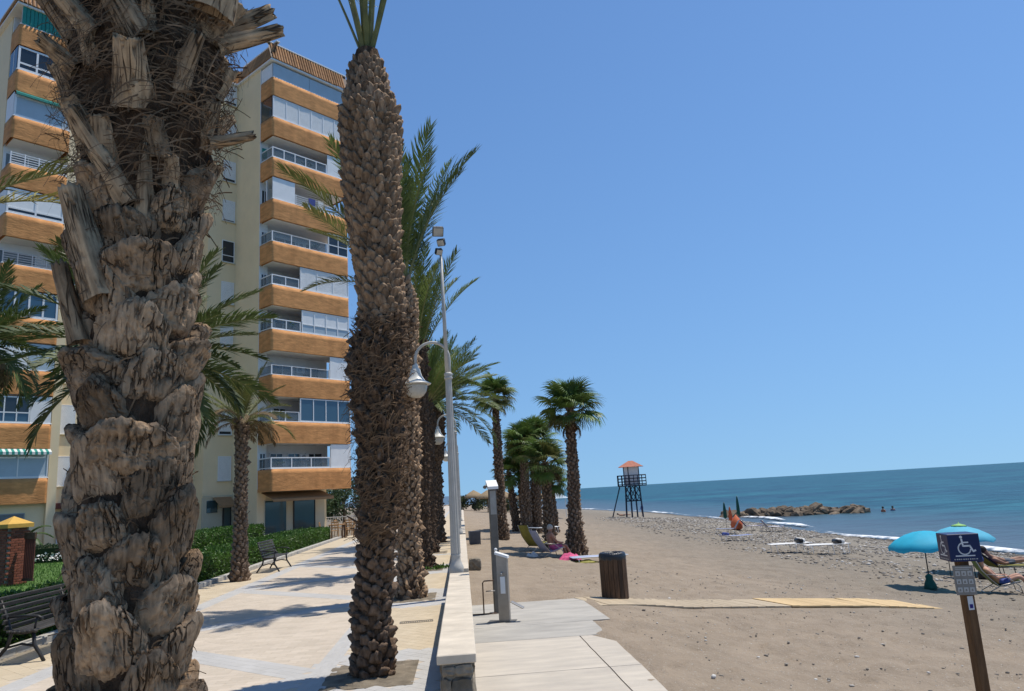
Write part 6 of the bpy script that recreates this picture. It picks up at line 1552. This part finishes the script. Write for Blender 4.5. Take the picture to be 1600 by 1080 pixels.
# ------------------------------------------------------------------ beach furniture builders
def low_chair(x, y, rotz, fabric, label, dz=0.0, back=.9, frame='steel'):
    o = thing('beach_chair', label, 'beach chair', (x, y, gz(x, y) + dz), rotz)
    pts = [(.42, .33), (.25, .27), (.0, .20), (-.12, .20), (-.28, .38), (-.45, .60), (-.62, back)]
    vs = []
    for (px, pz) in pts: vs += [(px, -.27, pz), (px, .27, pz)]
    n_ = len(pts); b = MB(); b.add(vs + [(p_[0], p_[1], p_[2] - .012) for p_ in vs], [(2 * i, 2 * i + 1, 2 * i + 3, 2 * i + 2) for i in range(n_ - 1)] + [(2 * n_ + 2 * i, 2 * n_ + 2 * i + 2, 2 * n_ + 2 * i + 3, 2 * n_ + 2 * i + 1) for i in range(n_ - 1)]); b.build('sling', MATS[fabric], o, True)
    for s_ in (-.29, .29):
        b = MB(); b.tube([(p_[0], s_, p_[1]) for p_ in pts], .014, 6); b.build('side_rail', MATS[frame], o, True)
        b = MB(); b.tube([(.40, s_, .02), (.36, s_, .20), (.05, s_, .46), (-.38, s_, .50)], .013, 6); b.build('armrest', MATS[frame], o, True)
        b = MB(); b.tube([(-.42, s_, .02), (-.05, s_, .22), (.38, s_, .32)], .013, 6); b.build('leg', MATS[frame], o, True)
    MB().tube([(-.42, -.29, .02), (-.42, .29, .02)], .013, 6).build('foot_bar', MATS[frame], o, True); MB().tube([(.40, -.29, .02), (.40, .29, .02)], .013, 6).build('foot_bar', MATS[frame], o, True)
    return o
def lounger(x, y, rotz, fabric, label, backang=0.0, frame='steel', h=.34, grp=None, roll=None):
    o = thing('sun_lounger', label, 'sun lounger', (x, y, gz(x, y)), rotz, grp); L_ = 1.85
    pts = [(.95, h), (.3, h - .015), (-.3, h)] + [(-.3 - math.cos(backang) * .62 * q, h + math.sin(backang) * .62 * q) for q in (.5, 1)]
    vs = []
    for (px, pz) in pts: vs += [(px, -.29, pz), (px, .29, pz)]
    n_ = len(pts); b = MB(); b.add(vs + [(p_[0], p_[1], p_[2] - .02) for p_ in vs], [(2 * i, 2 * i + 1, 2 * i + 3, 2 * i + 2) for i in range(n_ - 1)] + [(2 * n_ + 2 * i, 2 * n_ + 2 * i + 2, 2 * n_ + 2 * i + 3, 2 * n_ + 2 * i + 1) for i in range(n_ - 1)] + [(0, 2 * n_, 2 * n_ + 1, 1), (2 * n_ - 2, 2 * n_ - 1, 4 * n_ - 1, 4 * n_ - 2)]); b.build('bed', MATS[fabric], o)
    for s_ in (-.31, .31): MB().tube([(p_[0], s_, p_[1]) for p_ in pts], .016, 6).build('side_rail', MATS[frame], o, True)
    for px in (.82, .15, -.75 if backang < .2 else -.32):
        b = MB(); b.tube([(px, -.31, h - .02), (px + .04, -.31, 0.0), (px + .04, .31, 0.0), (px, .31, h - .02)], .014, 6); b.build('leg', MATS[frame], o, True)
    if roll:
        b = MB(); b.tube([(roll[0], -.28, h + .10), (roll[0], .28, h + .10)], .11, 12); b.build('pillow_roll', MATS[roll[1]], o, True)
    return o
def parasol(x, y, top, rad, fabric, label, tip=None, tilt=0.0, rotz=0.0, pole='black_metal', base=None):
    o = thing('beach_umbrella', label, 'umbrella', (x, y, gz(x, y)), rotz); n_ = 8; M = Matrix.Translation((0, 0, top)) @ Matrix.Rotation(tilt, 4, 'Y')
    MB().tube([(0, 0, -.1), tuple(M @ Vector((0, 0, 0)))], .016, 8).build('pole', MATS[pole], o, True)
    b = MB(); vs = [(0, 0, 0)]; fs = []
    rings = [(.25, -.035), (.55, -.13), (.82, -.27), (1.0, -.42)]; m_ = n_ * 4
    for (rr, dz) in rings:
        for k_ in range(m_):
            a_ = 2 * math.pi * k_ / m_; sc_ = 1 - .035 * (1 - abs(math.cos(a_ * n_ / 2))) * rr; vs.append((rad * rr * sc_ * math.cos(a_), rad * rr * sc_ * math.sin(a_), rad * dz + .03 * rr * (1 - abs(math.cos(a_ * n_ / 2)))))
    for k_ in range(m_): vs.append((vs[1 + 3 * m_ + k_][0], vs[1 + 3 * m_ + k_][1], vs[1 + 3 * m_ + k_][2] - .09 - .025 * math.sin(k_ * 1.57)))
    for k_ in range(m_): fs.append((0, 1 + k_, 1 + (k_ + 1) % m_))
    for r in range(4):
        for k_ in range(m_): fs.append((1 + r * m_ + k_, 1 + (r + 1) * m_ + k_, 1 + (r + 1) * m_ + (k_ + 1) % m_, 1 + r * m_ + (k_ + 1) % m_))
    b.add(vs, fs); c = b.build('canopy', MATS[fabric], o, True, M)
    for k_ in range(n_): a_ = 2 * math.pi * k_ / n_; MB().tube([(0, 0, -.02)] + [(rad * r * math.cos(a_), rad * r * math.sin(a_), rad * d - .012) for r, d in rings], .006, 4).build('rib', MATS['black_metal'], c)
    if tip:
        b = MB(); b.lathe([(rad * .24, -rad * .02), (rad * .20, .02), (.08, .05), (.015, .075), (.012, .12)], 16); b.build('vent_cap', MATS[tip], o, True, M)
    if base: MB().lathe([(.16, 0), (.17, .05), (.14, .16), (.09, .26), (.10, .34), (.06, .38), (.03, .40)], 12).build('weight', MATS[base], o, True)
    return o
def closed_parasol(x, y, h, fabric, label, rotz=0):
    o = thing('closed_umbrella', label, 'umbrella', (x, y, gz(x, y)), rotz)
    MB().tube([(0, 0, -.1), (.02, 0, h)], .018, 8).build('pole', MATS['steel'], o, True)
    b = MB(); vs = []; n_ = 16; prof = [(.03, .38), (.13, .42), (.12, .6), (.09, .8), (.05, .95), (.012, 1.0)]
    for j, (r, z) in enumerate(prof):
        for k_ in range(n_): a_ = 2 * math.pi * k_ / n_; q = r * (1.1 if k_ % 2 else .75); vs.append((q * math.cos(a_), q * math.sin(a_), z * h))
    b.add(vs, [(j * n_ + k_, j * n_ + (k_ + 1) % n_, (j + 1) * n_ + (k_ + 1) % n_, (j + 1) * n_ + k_) for j in range(len(prof) - 1) for k_ in range(n_)]); b.build('folded_canopy', MATS[fabric], o)
    return o
# near sunbathers on the right
parasol(12.64, 20.3, 1.55, .92, 'cyan_fabric', 'bright turquoise umbrella with a dark weighted foot, nearest the sign', None, R(-3), .2, base='green_fabric')
parasol(16.85, 24.9, 1.55, 1.02, 'cyan_fabric_light', 'second turquoise umbrella with a lime vent, behind the sign', 'lime_fabric', R(2), .4)
low_chair(14.15, 19.6, R(-22), 'chair_green', 'low green beach chair holding the reclining sunbather', 0, 1.0)
person('sunbather with a blue head covering reclining in the green chair', RECL, (14.15, 19.6, gz(14.15, 19.6) - .02), R(-22), ['skin', 'blue_fabric'], lambda c: -.06 < c.x < .2 and .1 < c.z < .42, 'hair_dark', 1.0, 'cap_blue')
lounger(17.3, 23.7, R(-6), 'mustard_fabric', 'lounger draped with a purple towel under the turquoise umbrella', R(40), 'black_metal', .36)
tl = MB(); tl.add([(-.28, -.33, .40), (-.28, .33, .40), (-.80, .33, .82), (-.80, -.33, .82), (-.86, -.33, .60), (-.86, .33, .60)], [(0, 1, 2, 3), (3, 2, 5, 4)]); to_ = tl.build('towel', MATS['purple_towel'], None, False, Matrix.Translation((17.3, 23.7, gz(17.3, 23.7) + .01)) @ Matrix.Rotation(R(-6), 4, 'Z')); tag(to_, 'purple towel hung over the raised back of the lounger', 'towel')
_l = dict(LIE); 
person('sunbather stretched out on the towel draped lounger', {k_: (p_[0] + .15, p_[1], p_[2] + .37 + (max(0, -.35 - p_[0]) * .75)) for k_, p_ in LIE.items()}, (17.3, 23.7, gz(17.3, 23.7)), R(-6), ['skin_tan', 'grey_fabric'], lambda c: .03 < c.x < .3, 'hair_dark')
tb = thing('folding_table', 'small dark folding table behind the sign post', 'table', (15.7, 23.4, gz(15.7, 23.4)), .3)
MB().cbox(-.35, .35, -.22, .22, .60, .63, .006).build('top', MATS['black_metal'], tb)
for sx_ in (-.3, .3):
    for sy_ in (-.18, .18): MB().tube([(sx_, sy_, .6), (sx_ * 1.05, sy_, 0)], .014, 6).build('leg', MATS['black_metal'], tb)
bg_ = MB(); bg_.lathe([(.16, 0), (.22, .08), (.22, .22), (.15, .32), (.05, .36)], 12); tag(bg_.build('beach_bag', MATS['black_metal'], None, True, Matrix.Translation((16.3, 23.2, gz(16.3, 23.2) - .02))), 'dark beach bag on the shingle beside the towel draped lounger', 'bag')
# white framed loungers on the shingle
G2 = 'empty white loungers on the shingle'
lounger(14.7, 33.8, R(2), 'white_cloth', 'empty white framed lounger with dark roll, left of the pair', 0, 'white_paint', .42, G2, (.55, 'white_cloth'))
lounger(15.95, 32.8, R(-4), 'white_cloth', 'empty white framed lounger with dark roll, right of the pair', 0, 'white_paint', .42, G2, (.62, 'white_cloth'))
for (x, y, lb) in ((15.15, 33.75, 'black rolled bundle on the left white lounger'), (16.42, 32.75, 'black rolled bundle on the right white lounger')):
    b = MB(); b.tube([(0, -.27, .53), (0, .27, .53)], [.10, .10], 12); tag(b.build('rolled_bundle', MATS['black_metal'], None, True, Matrix.Translation((x, y, gz(x, y)))), lb, 'bundle')
# distant group by the breakwater
closed_parasol(20.4, 58.0, 2.0, 'green_fabric', 'shorter closed green umbrella in the far group near the rocks', 0)
closed_parasol(22.6, 61.0, 2.5, 'green_fabric', 'tallest closed green umbrella in the far group near the rocks', 0)
closed_parasol(20.2, 56.3, 1.7, 'orange_fabric', 'closed orange umbrella in the far group near the rocks', 0)
b = MB(); b.lathe([(.2, 0), (.42, .15), (.45, .45), (.3, .8), (.12, 1.0), (.02, 1.15)], 12); tag(b.build('orange_bundle', MATS['orange_fabric'], None, True, Matrix.Translation((20.5, 56.0, gz(20.5, 56.0) - .02))), 'orange cloth bundle hanging at the foot of the closed orange umbrella', 'bundle')
G3 = 'loungers of the far group near the rocks'
lounger(17.9, 50.2, R(150), 'pale_blue_fabric', 'pale blue lounger with raised back at the left of the far group', R(58), 'steel', .35, G3)
lounger(21.2, 55.2, R(-10), 'blue_fabric', 'dark lounger with raised back beside the tallest closed umbrella', R(52), 'steel', .35, G3)
lounger(22.4, 54.2, R(-8), 'pale_blue_fabric', 'blue lounger with raised back at the right of the far group', R(52), 'steel', .35, G3)
lounger(15.6, 43.0, R(6), 'blue_fabric', 'patterned blue lounger lying low in front of the far group', R(8), 'white_paint', .30, G3, (-.6, 'blue_fabric'))
person('person standing by the lifeguard tower at the water edge', STAND, (21.9, 91.5, gz(21.9, 91.5)), R(200), ['skin_tan', 'blue_fabric'], lambda c: .7 < c.z < 1.42, 'hair_grey', .86)
person('person lying on the sand behind the lifeguard tower', LIE, (19.6, 92.0, gz(19.6, 92)), R(10), ['skin_tan', 'black_metal'], lambda c: -.05 < c.x < .2, 'hair_dark')
for i, (x, y, lb) in enumerate(((42.4, 74.0, 'swimmer in a red top nearest the end of the rocks'), (44.0, 75.0, 'swimmer farther out beyond the end of the rocks'))):
    person(lb, STAND, (x, y, SEA - 1.22 - .06 * i), R(200 + 60 * i), ['skin', 'orange_fabric' if i == 0 else 'blue_fabric'], lambda c: .7 < c.z < 1.36, 'hair_dark')
# sunbathers by the palms
low_chair(2.95, 26.4, R(20), 'pale_blue_fabric', 'pale blue beach chair beside the thick flared palm', 0, .95)
person('sunbather sitting in the pale blue chair under the thick palm', SIT, (3.05, 26.5, gz(3.05, 26.5) - .04), R(20), ['skin_tan', 'pink_fabric'], lambda c: (-.12 < c.x < .3 and .15 < c.z < .46), 'hair_grey')
low_chair(2.75, 29.2, R(35), 'mustard_fabric', 'mustard coloured beach chair behind the seated sunbather', 0, 1.0)
lounger(4.45, 25.4, R(4), 'pale_blue_fabric', 'flat pale lounger on the sand in front of the thick palm', 0, 'white_paint', .20)
lounger(4.6, 44.2, R(5), 'white_cloth', 'white lounger at the foot of the dense palm cluster', R(5), 'white_paint', .35)
def heap(name, x, y, sx_, sy_, h, m, label, seed):
    b = MB(); n_ = 14; vs = []
    for j in range(n_ + 1):
        for i in range(n_ + 1):
            u = -1 + 2 * i / n_; v = -1 + 2 * j / n_; e = max(0, 1 - (u * u + v * v)); vs.append((u * sx_, v * sy_, h * (e ** .5) * (.55 + .45 * fbm(u * 2 + seed, v * 2, seed, 3)) - .01))
    b.add(vs, [(j * (n_ + 1) + i, j * (n_ + 1) + i + 1, (j + 1) * (n_ + 1) + i + 1, (j + 1) * (n_ + 1) + i) for j in range(n_) for i in range(n_)])
    o = b.build(name, MATS[m], None, True, Matrix.Translation((x, y, gz(x, y)))); return tag(o, label, 'towel' if name == 'towel' else 'bag')
heap('towel', 3.55, 25.9, .38, .30, .30, 'pink_fabric', 'crumpled pink towel at the feet of the seated sunbather', 2)
heap('towel', 3.95, 25.2, .42, .25, .12, 'mustard_fabric', 'pale yellow towel spread on the flat lounger end', 4)
heap('beach_bag', 2.35, 26.6, .22, .18, .22, 'white_cloth', 'small white bag on the sand left of the pale blue chair', 6)
# turquoise beach hut roof glimpsed between palms
aw_ = thing('beach_gazebo', 'white topped beach gazebo glimpsed between the fan palms', 'gazebo', (9.6, 78, gz(9.6, 78)))
b = MB(); b.add([(-1.3, -1.3, 2.0), (1.3, -1.3, 2.0), (1.3, 1.3, 2.0), (-1.3, 1.3, 2.0), (0, 0, 2.7)], [(0, 1, 4), (1, 2, 4), (2, 3, 4), (3, 0, 4), (3, 2, 1, 0)]); b.build('roof', MATS['frosted_blue'], aw_)
for sx_ in (-1.25, 1.25):
    for sy_ in (-1.25, 1.25): MB().tube([(sx_, sy_, 0), (sx_, sy_, 2.02)], .03, 6).build('leg', MATS['white_paint'], aw_)
# thatched parasols far down the beach
for i, (x, y) in enumerate(((3.2, 96), (5.6, 100), (8.0, 97), (1.6, 104), (10.4, 103))):
    o = thing('thatched_parasol', ['straw thatched parasol second from the left on the far sand', 'straw thatched parasol third from the left on the far sand', 'straw thatched parasol fourth from the left on the far sand', 'straw thatched parasol furthest left on the far sand', 'straw thatched parasol furthest right on the far sand'][i], 'parasol', (x, y, gz(x, y)), 0, 'thatched parasols on the far sand')
    MB().tube([(0, 0, 0), (0, 0, 2.3)], .06, 8).build('pole', MATS['timber_dark'], o)
    b = MB(); n_ = 22; vs = []
    for r, z in ((.04, 2.75), (.5, 2.5), (1.0, 2.2), (1.4, 1.9), (1.38, 1.72), (.9, 2.0)):
        for k_ in range(n_): a_ = 2 * math.pi * k_ / n_; q = r * (1 + .05 * fbm(math.cos(a_) * 4 + i, math.sin(a_) * 4, r)); vs.append((q * math.cos(a_), q * math.sin(a_), z + .05 * fbm(math.cos(a_) * 6, math.sin(a_) * 6, r + i)))
    b.add(vs, [(j * n_ + k_, (j + 1) * n_ + k_, (j + 1) * n_ + (k_ + 1) % n_, j * n_ + (k_ + 1) % n_) for j in range(5) for k_ in range(n_)]); b.build('thatch_roof', MATS['thatch'], o, True)
# ------------------------------------------------------------------ terrace of the cafe
def chair_wood(x, y, rotz, label):
    o = thing('cafe_chair', label, 'chair', (x, y, 0), rotz, 'wooden chairs on the terrace')
    MB().cbox(-.21, .21, -.21, .21, .43, .46, .006).build('seat', MATS['timber'], o)
    for sx_ in (-.18, .18):
        MB().tube([(sx_, .18, .43), (sx_ * 1.1, .22, 0)], .022, 6).build('leg', MATS['timber'], o); MB().tube([(sx_ * 1.1, -.24, 0), (sx_, -.18, .43), (sx_, -.26, .92)], .022, 6).build('rear_leg', MATS['timber'], o)
    for z in (.60, .74, .88): MB().cbox(-.19, .19, -.265 + (.88 - z) * .12, -.245 + (.88 - z) * .12, z - .035, z + .035, .004).build('back_slat', MATS['timber'], o)
def table_wood(x, y, label):
    o = thing('cafe_table', label, 'table', (x, y, 0), 0, 'wooden tables on the terrace')
    MB().cbox(-.4, .4, -.4, .4, .71, .75, .008).build('top', MATS['timber'], o)
    for sx_ in (-.34, .34):
        for sy_ in (-.34, .34): MB().box(sx_ - .03, sx_ + .03, sy_ - .03, sy_ + .03, 0, .71).build('leg', MATS['timber_dark'], o)
for i, (x, y) in enumerate(((-6.9, 42.2), (-6.6, 45.5), (-6.3, 49.0), (-3.4, 56), (-2.4, 60))):
    table_wood(x, y, ['wooden cafe table nearest the end of the hedge', 'wooden cafe table in the middle of the terrace', 'wooden cafe table farthest along the terrace', 'wooden cafe table seen between palm trunks', 'wooden cafe table far behind the lamp posts'][i])
    for j, (dx, dy, rz_) in enumerate(((.7, 0, R(90)), (-.7, 0, R(-90)), (0, -.72, 0))):
        chair_wood(x + dx, y + dy, rz_ + rng.uniform(-.3, .3), ['wooden slat chair on the sea side', 'wooden slat chair on the building side', 'wooden slat chair on the near side'][j] + ' of the ' + ['cafe table nearest the hedge', 'middle terrace table', 'farthest terrace table', 'table between palm trunks', 'table far behind lamp posts'][i])
tf = thing('terrace_fence', 'low pale barred fence at the back of the terrace', 'fence', (-12, 52, 0), R(12))
bar = MB().box(-.012, .012, -.012, .012, .1, .92).mesh('bar', MATS['white_paint'])
for i in range(40): inst('bar', bar, tf, Matrix.Translation((i * .16, 0, 0)))
MB().box(-.05, 6.4, -.02, .02, .92, .97).build('top_rail', MATS['white_paint'], tf); MB().box(-.05, 6.4, -.02, .02, .05, .1).build('bottom_rail', MATS['white_paint'], tf)
